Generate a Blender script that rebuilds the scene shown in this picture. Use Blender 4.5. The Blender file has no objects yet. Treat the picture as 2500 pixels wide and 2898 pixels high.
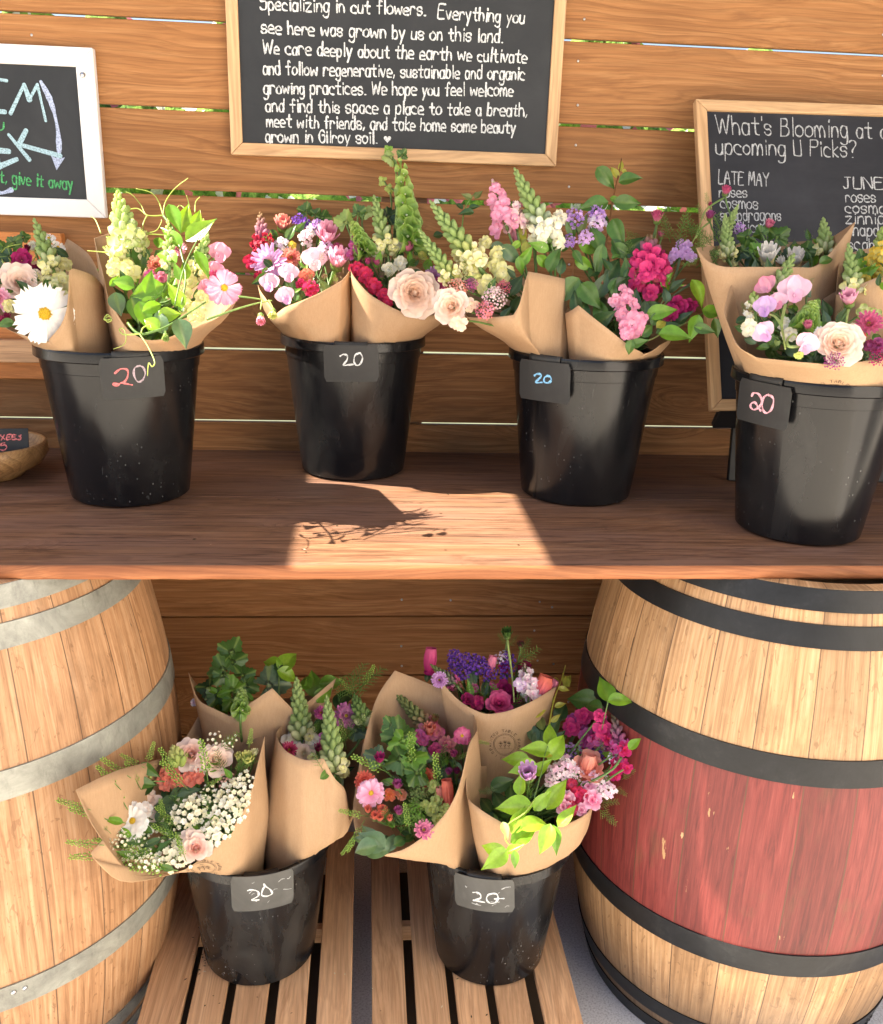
import bpy, math, random
from mathutils import Vector, Matrix, noise
from mathutils.bvhtree import BVHTree
random.seed(7)
D = bpy.data
SC = bpy.context.scene
COL = SC.collection
ZT = 1.022                      # height of the table top
PI = math.pi

# ------------------------------------------------------------------ camera
F = 2581.3; PITCH = 0.31245; YAW = 0.08788; ROLL = 0.03263
CAM = Vector((-0.0814, -2.0873, 0.5265 + ZT))
_f = Vector((math.sin(YAW)*math.cos(PITCH), math.cos(YAW)*math.cos(PITCH), -math.sin(PITCH)))
_r = Vector((math.cos(YAW), -math.sin(YAW), 0)); _u = _r.cross(_f)
RT = _r*math.cos(ROLL) + _u*math.sin(ROLL)
UP = -_r*math.sin(ROLL) + _u*math.cos(ROLL)
FW = _f
cd = D.cameras.new('camera'); cam = D.objects.new('camera', cd); COL.objects.link(cam)
cd.sensor_fit = 'HORIZONTAL'; cd.sensor_width = 36; cd.lens = 36*F/2500
cd.clip_start = 0.05; cd.clip_end = 500
cam.matrix_world = Matrix(((RT.x, UP.x, -FW.x, CAM.x), (RT.y, UP.y, -FW.y, CAM.y), (RT.z, UP.z, -FW.z, CAM.z), (0, 0, 0, 1)))
SC.camera = cam

# ------------------------------------------------------------------ world, sun, exposure
SUN_EL = math.radians(52); SUN_AZ = math.radians(6)
w = D.worlds.new('World'); SC.world = w; w.use_nodes = True
nt = w.node_tree; bg = nt.nodes['Background']
sky = nt.nodes.new('ShaderNodeTexSky'); sky.sky_type = 'NISHITA'; sky.sun_disc = False
sky.sun_elevation = SUN_EL; sky.sun_rotation = math.radians(-90); sky.air_density = 0.9; sky.dust_density = 3.0; sky.ozone_density = 0.8
nt.links.new(sky.outputs[0], bg.inputs[0]); bg.inputs[1].default_value = 0.06
sd = D.lights.new('sun', 'SUN'); sd.energy = 5.0; sd.angle = math.radians(0.5); sd.color = (1, 0.89, 0.71)
sun = D.objects.new('sun', sd); COL.objects.link(sun)
SDIR = Vector((math.cos(SUN_AZ)*math.cos(SUN_EL), -math.sin(SUN_AZ)*math.cos(SUN_EL), -math.sin(SUN_EL)))
sun.rotation_euler = SDIR.to_track_quat('-Z', 'Y').to_euler(); sun.location = (-4, 1, 6)
vs = SC.view_settings
vs.view_transform = 'Standard'; vs.look = 'None'; vs.exposure = 2.4; vs.gamma = 1; vs.use_curve_mapping = False
SC.render.engine = 'CYCLES'
SC.cycles.max_bounces = 8; SC.cycles.diffuse_bounces = 5; SC.cycles.transmission_bounces = 6

# ------------------------------------------------------------------ photo point + real distance -> world point
def ray(x, y):
    k = 2500/1787.
    return FW + RT*((x*k-1250)/F) - UP*((y*k-1449)/F)
def at(x, y, Y):
    d = ray(x, y); return CAM + d*((Y-CAM.y)/d.y)
def atz(x, y, z):
    d = ray(x, y); return CAM + d*((z-CAM.z)/d.z)
def pxm(P, px=1.0):             # metres spanned by px photo units at P
    return px*(2500/1787.)*(P-CAM).dot(FW)/F
def lerp(a, b, t): return a+(b-a)*t
def mix3(a, b, t): return tuple(a[i]+(b[i]-a[i])*t for i in range(3))

# ------------------------------------------------------------------ object helpers
def tag(o, label=None, cat=None, group=None, kind=None):
    if label: o['label'] = label
    if cat: o['category'] = cat
    if group: o['group'] = group
    if kind: o['kind'] = kind
    return o
def thing(name, loc, label, cat, group=None):
    o = D.objects.new(name, None); COL.objects.link(o); o.location = loc; o.empty_display_size = 0.05
    return tag(o, label, cat, group)
def wloc(o):
    v = Vector((0, 0, 0))
    while o is not None: v = v+o.location; o = o.parent
    return v
class MB:
    def __init__(s): s.v = []; s.f = []; s.c = []; s.m = []; s.uv = []; s.col = (1, 1, 1); s.mat = 0
    def vert(s, p, c=None, uv=(0, 0)):
        s.v.append(tuple(p)); s.c.append(c if c else s.col); s.uv.append(uv); return len(s.v)-1
    def face(s, *ix): s.f.append(ix); s.m.append(s.mat)
    def grid(s, rows, closed=False):
        n = len(rows[0])
        for a, b in zip(rows[:-1], rows[1:]):
            for i in range(n if closed else n-1):
                j = (i+1) % n; s.face(a[i], a[j], b[j], b[i])
    def box(s, lo, hi, M=None, c=None, uvo=None):
        o = len(s.v)
        for z in (lo[2], hi[2]):
            for x, y in ((lo[0], lo[1]), (hi[0], lo[1]), (hi[0], hi[1]), (lo[0], hi[1])):
                p = Vector((x, y, z)); s.vert(M @ p if M else p, c)
        for q in ((0, 3, 2, 1), (4, 5, 6, 7), (0, 1, 5, 4), (1, 2, 6, 5), (2, 3, 7, 6), (3, 0, 4, 7)):
            s.face(*[o+i for i in q])
    def tube(s, pts, r0, r1=None, n=6, c0=None, c1=None):
        r1 = r0 if r1 is None else r1; rows = []; m = len(pts); pts = [Vector(p) for p in pts]
        nv = None
        for i, p in enumerate(pts):
            t = (pts[min(i+1, m-1)]-pts[max(i-1, 0)])
            if t.length < 1e-9: t = Vector((0, 0, 1))
            t.normalize()
            if nv is None: nv = t.orthogonal().normalized()
            nv = (nv-t*nv.dot(t))
            nv = nv.normalized() if nv.length > 1e-6 else t.orthogonal().normalized()
            b = t.cross(nv); k = i/(m-1); r = lerp(r0, r1, k)
            c = mix3(c0, c1 or c0, k) if c0 else None
            rows.append([s.vert(p+(nv*math.cos(a)+b*math.sin(a))*r, c) for a in [2*PI*j/n for j in range(n)]])
        s.grid(rows, True)
        s.face(*reversed(rows[0])); s.face(*rows[-1])
    def blob(s, M, rx, ry, rz, c0, c1=None, nu=7, nv=5):
        c1 = c1 or c0; rows = []
        for i in range(nv+1):
            th = PI*i/nv; z = -math.cos(th); q = max(math.sin(th), 0.02)
            rows.append([s.vert(M @ Vector((rx*q*math.cos(2*PI*j/nu), ry*q*math.sin(2*PI*j/nu), rz*z)), mix3(c0, c1, (z+1)/2)) for j in range(nu)])
        s.grid(rows, True)
    def revolve(s, prof, n=64, O=Vector((0, 0, 0)), uvr=1.0, c=None):
        rows = []
        for r, z in prof:
            rows.append([s.vert(O+Vector((r*math.cos(2*PI*j/n), r*math.sin(2*PI*j/n), z)), c, (j/n*uvr, z)) for j in range(n+1)])
        s.grid(rows)
    def build(s, name, mats, parent=None, smooth=True, origin=None, auto=None):
        me = D.meshes.new(name)
        off = wloc(parent) if parent else (origin if origin is not None else Vector((0, 0, 0)))
        off = Vector(off)
        me.from_pydata([(a[0]-off.x, a[1]-off.y, a[2]-off.z) for a in s.v], [], s.f)
        if not isinstance(mats, (list, tuple)): mats = [mats]
        for m in mats: me.materials.append(m)
        if any(s.m): me.polygons.foreach_set('material_index', s.m)
        ca = me.color_attributes.new('Col', 'FLOAT_COLOR', 'POINT')
        ca.data.foreach_set('color', [x for c in s.c for x in (c[0], c[1], c[2], 1.0)])
        ul = me.uv_layers.new(name='UVMap')
        li = [0]*len(me.loops); me.loops.foreach_get('vertex_index', li)
        ul.data.foreach_set('uv', [x for i in li for x in s.uv[i]])
        if smooth: me.polygons.foreach_set('use_smooth', [True]*len(me.polygons))
        me.update()
        o = D.objects.new(name, me); COL.objects.link(o)
        if parent: o.parent = parent
        elif origin is not None: o.location = origin
        if auto:
            bm_sharp(o, auto)
        return o
def bm_sharp(o, ang):
    import bmesh
    bm = bmesh.new(); bm.from_mesh(o.data)
    for e in bm.edges:
        if len(e.link_faces) == 2 and e.calc_face_angle(0) > ang: e.smooth = False
    bm.to_mesh(o.data); bm.free()
def bevel(o, wd, seg=2):
    m = o.modifiers.new('bevel', 'BEVEL'); m.width = wd; m.segments = seg; m.limit_method = 'ANGLE'; return o
def frame_m(o, z, x=None):      # matrix with origin o, local z along z, local x near x
    z = Vector(z).normalized()
    x = Vector(x) if x is not None else z.orthogonal()
    x = x-z*x.dot(z)
    x = x.normalized() if x.length > 1e-6 else z.orthogonal().normalized()
    y = z.cross(x)
    return Matrix(((x.x, y.x, z.x, o[0]), (x.y, y.y, z.y, o[1]), (x.z, y.z, z.z, o[2]), (0, 0, 0, 1)))
def catmull(pts, n=6, closed=False, tens=0.5):
    P = [Vector(p) for p in pts]; out = []; m = len(P)
    rng = range(m if closed else m-1)
    for i in rng:
        if closed: a, b, c, d = P[(i-1) % m], P[i], P[(i+1) % m], P[(i+2) % m]
        else: a, b, c, d = P[max(i-1, 0)], P[i], P[i+1], P[min(i+2, m-1)]
        t1 = (c-a)*tens; t2 = (d-b)*tens
        for k in range(n):
            t = k/n; t_2 = t*t; t3 = t_2*t
            out.append(b*(2*t3-3*t_2+1)+t1*(t3-2*t_2+t)+c*(-2*t3+3*t_2)+t2*(t3-t_2))
    if not closed: out.append(P[-1])
    return out

# ------------------------------------------------------------------ materials
class NT:
    def __init__(s, name):
        s.m = D.materials.new(name); s.m.use_nodes = True; s.t = s.m.node_tree
        s.b = s.t.nodes['Principled BSDF']; s.out = s.t.nodes['Material Output']
    def n(s, ty, **kw):
        x = s.t.nodes.new('ShaderNode'+ty)
        for k, v in kw.items():
            if k in x.inputs: 
                i = x.inputs[k]
                if hasattr(v, 'node'): s.t.links.new(v, i)
                else: i.default_value = v
            else: setattr(x, k, v)
        return x
    def l(s, a, b): s.t.links.new(a, b)
    def ramp(s, fac, stops, interp='LINEAR'):
        r = s.t.nodes.new('ShaderNodeValToRGB'); s.l(fac, r.inputs[0]); e = r.color_ramp; e.interpolation = interp
        while len(e.elements) < len(stops): e.elements.new(0.5)
        for q, (p, c) in zip(e.elements, stops):
            q.position = p; q.color = (c[0], c[1], c[2], 1) if not isinstance(c, (int, float)) else (c, c, c, 1)
        return r.outputs[0]
    def mix(s, fac, a, b, mode='MIX'):
        x = s.t.nodes.new('ShaderNodeMix'); x.data_type = 'RGBA'; x.blend_type = mode
        for i, v in ((0, fac), (6, a), (7, b)):
            if hasattr(v, 'node'): s.l(v, x.inputs[i])
            elif i == 0: x.inputs[0].default_value = v
            else: x.inputs[i].default_value = (v[0], v[1], v[2], 1)
        return x.outputs[2]
    def math(s, op, a, b=0.0, clamp=False):
        x = s.t.nodes.new('ShaderNodeMath'); x.operation = op; x.use_clamp = clamp
        for i, v in ((0, a), (1, b)):
            if hasattr(v, 'node'): s.l(v, x.inputs[i])
            else: x.inputs[i].default_value = v
        return x.outputs[0]
    def mapping(s, vec, scale=(1, 1, 1), loc=(0, 0, 0)):
        x = s.t.nodes.new('ShaderNodeMapping'); s.l(vec, x.inputs[0]); x.inputs['Scale'].default_value = scale; x.inputs['Location'].default_value = loc
        return x.outputs[0]
    def noise(s, vec, scale=5, detail=4, rough=0.55, dist=0.0):
        x = s.t.nodes.new('ShaderNodeTexNoise'); s.l(vec, x.inputs['Vector'])
        x.inputs['Scale'].default_value = scale; x.inputs['Detail'].default_value = detail; x.inputs['Roughness'].default_value = rough; x.inputs['Distortion'].default_value = dist
        return x.outputs['Fac']
    def bump(s, h, strength=0.3, dist=0.002):
        x = s.t.nodes.new('ShaderNodeBump'); s.l(h, x.inputs['Height']); x.inputs['Strength'].default_value = strength; x.inputs['Distance'].default_value = dist
        s.l(x.outputs[0], s.b.inputs['Normal']); return x.outputs[0]
    def base(s, c):
        if hasattr(c, 'node'): s.l(c, s.b.inputs['Base Color'])
        else: s.b.inputs['Base Color'].default_value = (c[0], c[1], c[2], 1)
    def rough(s, v):
        if hasattr(v, 'node'): s.l(v, s.b.inputs['Roughness'])
        else: s.b.inputs['Roughness'].default_value = v
    def spec(s, v): s.b.inputs['Specular IOR Level'].default_value = v

def wood_mat(name, dark, mid, light, gs=(1.2, 26, 26), knots=True, rough=0.6, fine=1.0, weather=None, attr=True, spec=.28, ring=.8):
    # grain runs along local X; the Col attribute carries a per-board offset (r) and tone (g)
    m = NT(name); tc = m.n('TexCoord').outputs['Object']
    at_ = m.n('Attribute', attribute_name='Col').outputs['Color']
    sep = m.n('SeparateColor', Color=at_)
    if attr:
        cmb = m.n('CombineXYZ', X=m.math('MULTIPLY', sep.outputs[0], 37.0), Y=m.math('MULTIPLY', sep.outputs[0], 11.0), Z=m.math('MULTIPLY', sep.outputs[0], 5.3)).outputs[0]
        v0 = m.n('VectorMath', operation='ADD'); m.l(tc, v0.inputs[0]); m.l(cmb, v0.inputs[1]); vec = v0.outputs[0]
    else: vec = tc
    # slow wander of the growth rings along the board
    warp = m.noise(m.mapping(vec, (0.9, 4, 4)), 1.6, 2, 0.5)
    wv = m.n('VectorMath', operation='ADD'); m.l(vec, wv.inputs[0])
    wc = m.n('CombineXYZ', X=0.0, Y=m.math('MULTIPLY', warp, 0.10), Z=m.math('MULTIPLY', warp, 0.10)).outputs[0]; m.l(wc, wv.inputs[1])
    wvec = wv.outputs[0]
    # knots: sparse cells pull the rings round them
    if knots:
        vo = m.n('TexVoronoi', Vector=m.mapping(wvec, (2.1, 6.5, 6.5)), Scale=1.0, Randomness=1.0)
        kd = vo.outputs['Distance']
        kk = m.ramp(kd, [(0.0, 1.0), (0.10, 0.55), (0.32, 0.0)])
        cellr = m.n('SeparateColor', Color=vo.outputs['Color']).outputs[0]
        sel = m.math('GREATER_THAN', cellr, 0.52)
        kk = m.math('MULTIPLY', kk, sel)
        core = m.math('MULTIPLY', m.ramp(kd, [(0.0, 1.0), (0.055, 0.85), (0.085, 0.0)]), sel)
        kc = m.n('CombineXYZ', X=0.0, Y=m.math('MULTIPLY', kk, 0.10), Z=m.math('MULTIPLY', kk, 0.10)).outputs[0]
        w2 = m.n('VectorMath', operation='ADD'); m.l(wvec, w2.inputs[0]); m.l(kc, w2.inputs[1]); wvec = w2.outputs[0]
    g1 = m.noise(m.mapping(wvec, gs), 3.0, 5, 0.6)
    rings = m.n('TexWave', wave_type='BANDS', bands_direction='DIAGONAL', wave_profile='SAW', Vector=m.mapping(wvec, (0.03, 1.0, 1.0)), Scale=34.0*fine, Distortion=1.1, Detail=3.0)
    rings.inputs['Detail Scale'].default_value = 1.2; rings.inputs['Detail Roughness'].default_value = 0.6
    rg = m.ramp(rings.outputs['Fac'], [(0.0, 0.05), (0.5, 0.12), (0.82, 0.75), (0.93, 1.0), (1.0, 0.0)])
    fib = m.noise(m.mapping(wvec, (6, 260*fine, 260*fine)), 1.0, 3, 0.6)
    big = m.noise(m.mapping(vec, (1.0, 3.5, 3.5)), 1.4, 3, 0.55)
    c = m.ramp(g1, [(0.22, mix3(dark, mid, .35)), (0.5, mid), (0.78, light)])
    gv = m.ramp(m.noise(m.mapping(vec, (1.6, 5, 5)), 1.5, 3, 0.6), [(0.3, 0.10), (0.68, 0.75)])
    c = m.mix(m.math('MULTIPLY', m.math('MULTIPLY', rg, gv), ring), c, tuple(x*0.72 for x in dark))
    c = m.mix(m.ramp(fib, [(0.35, 0.45), (0.6, 0.0)]), c, tuple(x*0.55 for x in dark))
    c = m.mix(m.ramp(big, [(0.3, 0.35), (0.6, 0.0)]), c, tuple(x*0.8 for x in mid))
    if knots: c = m.mix(m.math('MULTIPLY', core, 0.85), c, tuple(x*0.28 for x in dark))
    if weather:
        wn = m.noise(m.mapping(vec, (1.5, 7, 7)), 1.7, 4, 0.6)
        c = m.mix(m.ramp(wn, [(0.38, 0.0), (0.72, 0.75)]), c, weather)
        ck = m.noise(m.mapping(vec, (1.1, 34, 34)), 1.6, 5, 0.62, 0.3)
        c = m.mix(m.ramp(ck, [(0.455, 0.0), (0.485, 0.75), (0.515, 0.0)]), c, tuple(x*0.45 for x in dark))
        st = m.noise(m.mapping(vec, (3, 5, 5)), 2.3, 5, 0.7, 0.7)
        c = m.mix(m.ramp(st, [(0.60, 0.0), (0.70, 0.45)]), c, tuple(x*0.8 for x in dark))
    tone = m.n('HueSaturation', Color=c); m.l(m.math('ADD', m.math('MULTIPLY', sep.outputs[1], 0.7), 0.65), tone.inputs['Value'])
    m.base(tone.outputs[0]); m.rough(m.math('ADD', m.math('MULTIPLY', fib, 0.25), rough-0.12)); m.spec(spec)
    m.bump(m.math('ADD', m.math('MULTIPLY', fib, 0.6), m.math('MULTIPLY', rg, 0.5)), 0.4, 0.0012)
    return m.m

M_WALL = wood_mat('cedar_planks', (0.17, 0.066, 0.022), (0.32, 0.147, 0.055), (0.43, 0.225, 0.095), rough=0.6, spec=.18)
M_TABLE = wood_mat('table_boards', (0.08, 0.036, 0.021), (0.215, 0.108, 0.060), (0.33, 0.19, 0.105), rough=0.5, weather=(0.18, 0.105, 0.082))
M_EDGE = wood_mat('table_edge', (0.17, 0.05, 0.018), (0.28, 0.105, 0.042), (0.37, 0.16, 0.07), gs=(1.5, 40, 40), rough=0.6)
M_CRATE = wood_mat('crate_slats', (0.34, 0.175, 0.085), (0.56, 0.33, 0.175), (0.66, 0.42, 0.24), rough=0.6, ring=.45)
M_FRAME = wood_mat('maple_frame', (0.45, 0.25, 0.12), (0.60, 0.38, 0.20), (0.66, 0.45, 0.26), knots=False, rough=0.45, fine=0.6)
M_PANEL = wood_mat('hung_panel', (0.36, 0.12, 0.03), (0.55, 0.21, 0.06), (0.62, 0.28, 0.09), rough=0.55)
M_BOWL = wood_mat('olive_wood', (0.14, 0.07, 0.025), (0.32, 0.18, 0.075), (0.40, 0.25, 0.12), gs=(3, 14, 14), knots=False, rough=0.4, fine=1.4, attr=False)

def simple(name, col, rough=0.5, spec=0.5, metal=0.0, var=None, vs_=20, bump=None):
    m = NT(name); tc = m.n('TexCoord').outputs['Object']
    if var:
        m.base(m.ramp(m.noise(tc, vs_, 5, 0.6), [(0.3, col), (0.7, var)]))
    else: m.base(col)
    m.rough(rough); m.spec(spec); m.b.inputs['Metallic'].default_value = metal
    if bump: m.bump(m.noise(tc, bump[0], 4, 0.6), bump[1], bump[2])
    return m.m
M_WHITEP = simple('white_paint', (0.72, 0.70, 0.68), 0.5, 0.4, var=(0.78, 0.76, 0.75), vs_=9, bump=(160, 0.15, 0.001))
M_DARK = simple('dark_gap', (0.02, 0.017, 0.015), 0.9, 0.1)
M_BLACKP = simple('black_painted_wood', (0.012, 0.012, 0.013), 0.5, 0.4)
M_SHADE_BOARD = simple('dark_shade_boards', (0.05, 0.035, 0.025), 0.8, 0.2, var=(0.07, 0.05, 0.035), vs_=6)  # dark for the added overhead blocker and the painted shade inside the crates
M_STEEL = simple('steel', (0.5, 0.5, 0.5), 0.35, 0.5, 1.0)
M_POST = wood_mat('wall_post', (0.16, 0.08, 0.04), (0.24, 0.13, 0.07), (0.3, 0.17, 0.1))

def slate(name, col, smear):
    m = NT(name); tc = m.n('TexCoord').outputs['Object']
    a = m.noise(tc, 5, 6, 0.65, 0.6); b = m.noise(m.mapping(tc, (4, 40, 9)), 2, 4, 0.6)
    c = m.mix(m.ramp(a, [(0.42, 0.0), (0.8, 0.55)]), col, smear)
    c = m.mix(m.ramp(b, [(0.55, 0.0), (0.85, 0.25)]), c, smear)
    m.base(c); m.rough(0.55); m.spec(0.35); return m.m
M_SLATE = slate('blackboard', (0.016, 0.018, 0.021), (0.042, 0.044, 0.048))
M_SLATE2 = slate('blackboard_smudged', (0.014, 0.015, 0.020), (0.045, 0.047, 0.056))
M_CARD = slate('price_card', (0.018, 0.018, 0.018), (0.055, 0.055, 0.053))
def chalk(name, col, e=0.0):
    m = NT(name); tc = m.n('TexCoord').outputs['Object']
    n = m.noise(tc, 420, 3, 0.6)
    m.base(m.ramp(n, [(0.3, tuple(x*0.32 for x in col)), (0.6, col)])); m.rough(0.85); m.spec(0.2); return m.m
CH_WHITE = chalk('white_chalk', (0.70, 0.72, 0.73)); CH_GREY = chalk('grey_chalk', (0.48, 0.49, 0.50)); CH_BLUE = chalk('pale_blue_chalk', (0.40, 0.58, 0.66))
CH_GREEN = chalk('green_chalk', (0.10, 0.42, 0.16)); CH_PINK = chalk('pink_chalk', (0.75, 0.22, 0.22)); CH_LILAC = chalk('lilac_chalk', (0.48, 0.38, 0.42))
CH_SKY = chalk('sky_blue_chalk', (0.25, 0.55, 0.85)); CH_ROSE = chalk('rose_chalk', (0.85, 0.45, 0.52)); CH_PERI = chalk('periwinkle_chalk', (0.45, 0.52, 0.72))
M_INK = simple('stamp_ink', (0.07, 0.05, 0.035), 0.8, 0.2)

def plastic(name, dust):
    m = NT(name); tc = m.n('TexCoord').outputs['Object']
    sm = m.noise(m.mapping(tc, (7, 7, 2.4)), 2.2, 5, 0.65, 0.5)
    c = m.mix(m.ramp(sm, [(0.45, 0.0), (0.8, dust)]), (0.0045, 0.0045, 0.0055), (0.05, 0.05, 0.048))
    vo = m.n('TexVoronoi', Vector=m.mapping(tc, (1, 1, 0.7)), Scale=170.0, Randomness=1.0)
    selr = m.n('SeparateColor', Color=vo.outputs['Color']).outputs[0]
    dot = m.math('MULTIPLY', m.math('LESS_THAN', vo.outputs['Distance'], 0.2), m.math('GREATER_THAN', selr, 0.82))
    msk = m.ramp(m.noise(tc, 5, 2, 0.5), [(0.5, 0.0), (0.62, 1.0)])
    c = m.mix(m.math('MULTIPLY', m.math('MULTIPLY', dot, msk), min(1.0, dust*1.2)), c, (0.35, 0.35, 0.34))
    scr = m.noise(m.mapping(tc, (60, 60, 14)), 1.3, 3, 0.7, 1.5)
    c = m.mix(m.ramp(scr, [(0.68, 0.0), (0.74, dust*0.6)]), c, (0.16, 0.16, 0.16))
    m.base(c); m.spec(0.33)
    m.rough(m.ramp(sm, [(0.3, 0.16), (0.75, 0.20+0.26*dust)]))
    m.bump(m.noise(m.mapping(tc, (9, 9, 3)), 1.5, 3, 0.5), 0.10, 0.003)
    return m.m
M_BUCKET = plastic('bucket_plastic', 0.25); M_BUCKET_DUSTY = plastic('dusty_bucket_plastic', 0.6)

def paper(name, a, b):
    m = NT(name); tc = m.n('TexCoord').outputs['Object']
    fine = m.noise(tc, 420, 4, 0.7); fib = m.noise(m.mapping(tc, (60, 60, 9)), 6, 4, 0.6); big = m.noise(tc, 9, 3, 0.5)
    c = m.ramp(m.math('ADD', m.math('MULTIPLY', fine, 0.5), m.math('MULTIPLY', fib, 0.5)), [(0.3, a), (0.7, b)])
    c = m.mix(m.ramp(big, [(0.3, 0.22), (0.7, 0.0)]), c, tuple(x*0.7 for x in a))
    m.base(c); m.rough(0.78); m.spec(0.25)
    cr = m.n('TexVoronoi', Vector=m.mapping(tc, (1, 1, 0.6)), Scale=13.0, feature='SMOOTH_F1', Smoothness=0.25).outputs['Distance']
    dn = m.n('TexNoise', Vector=tc, Scale=7.0, Detail=2.0).outputs['Color']
    dv = m.n('VectorMath', operation='MULTIPLY_ADD'); m.l(dn, dv.inputs[0]); dv.inputs[1].default_value = (.09, .09, .09); m.l(tc, dv.inputs[2])
    e1 = m.n('TexVoronoi', Vector=m.mapping(dv.outputs[0], (1, 1, .55)), Scale=6.0, feature='DISTANCE_TO_EDGE').outputs['Distance']
    fold = m.ramp(e1, [(0.0, 0.0), (0.05, 0.55), (0.22, 0.8), (0.6, 1.0)])
    m.bump(m.math('ADD', m.math('ADD', m.math('MULTIPLY', fib, 0.2), m.math('MULTIPLY', cr, 0.25)), m.math('MULTIPLY', fold, 0.22)), 0.4, 0.006)
    tr = m.n('BsdfTranslucent'); m.l(c, tr.inputs[0])
    mx = m.n('MixShader'); mx.inputs[0].default_value = 0.28
    m.l(m.b.outputs[0], mx.inputs[1]); m.l(tr.outputs[0], mx.inputs[2]); m.l(mx.outputs[0], m.out.inputs[0])
    return m.m
M_PAPER = paper('kraft_paper', (0.47, 0.30, 0.17), (0.55, 0.375, 0.23))

def plant(name, rough, spec, trans, veins):
    m = NT(name); tc = m.n('TexCoord').outputs['Object']
    col = m.n('Attribute', attribute_name='Col').outputs['Color']
    n = m.noise(tc, 70, 3, 0.6)
    hs = m.n('HueSaturation', Color=col); m.l(m.ramp(n, [(0.25, 0.72 if veins else 0.88), (0.75, 1.2 if veins else 1.08)]), hs.inputs['Value'])
    c = hs.outputs[0]; m.base(c); m.rough(rough); m.spec(spec)
    m.bump(m.noise(tc, 160 if veins else 240, 3, 0.6), 0.25, 0.0015)
    tr = m.n('BsdfTranslucent')
    if veins: m.l(m.mix(1.0, c, (1.5, 1.35, 0.55), 'MULTIPLY'), tr.inputs[0])
    else: m.l(c, tr.inputs[0])
    mx = m.n('MixShader'); mx.inputs[0].default_value = trans
    m.l(m.b.outputs[0], mx.inputs[1]); m.l(tr.outputs[0], mx.inputs[2]); m.l(mx.outputs[0], m.out.inputs[0])
    return m.m
M_LEAF = plant('leaf', 0.33, 0.5, 0.36, True); M_PETAL = plant('petal', 0.6, 0.25, 0.35, False)

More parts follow.
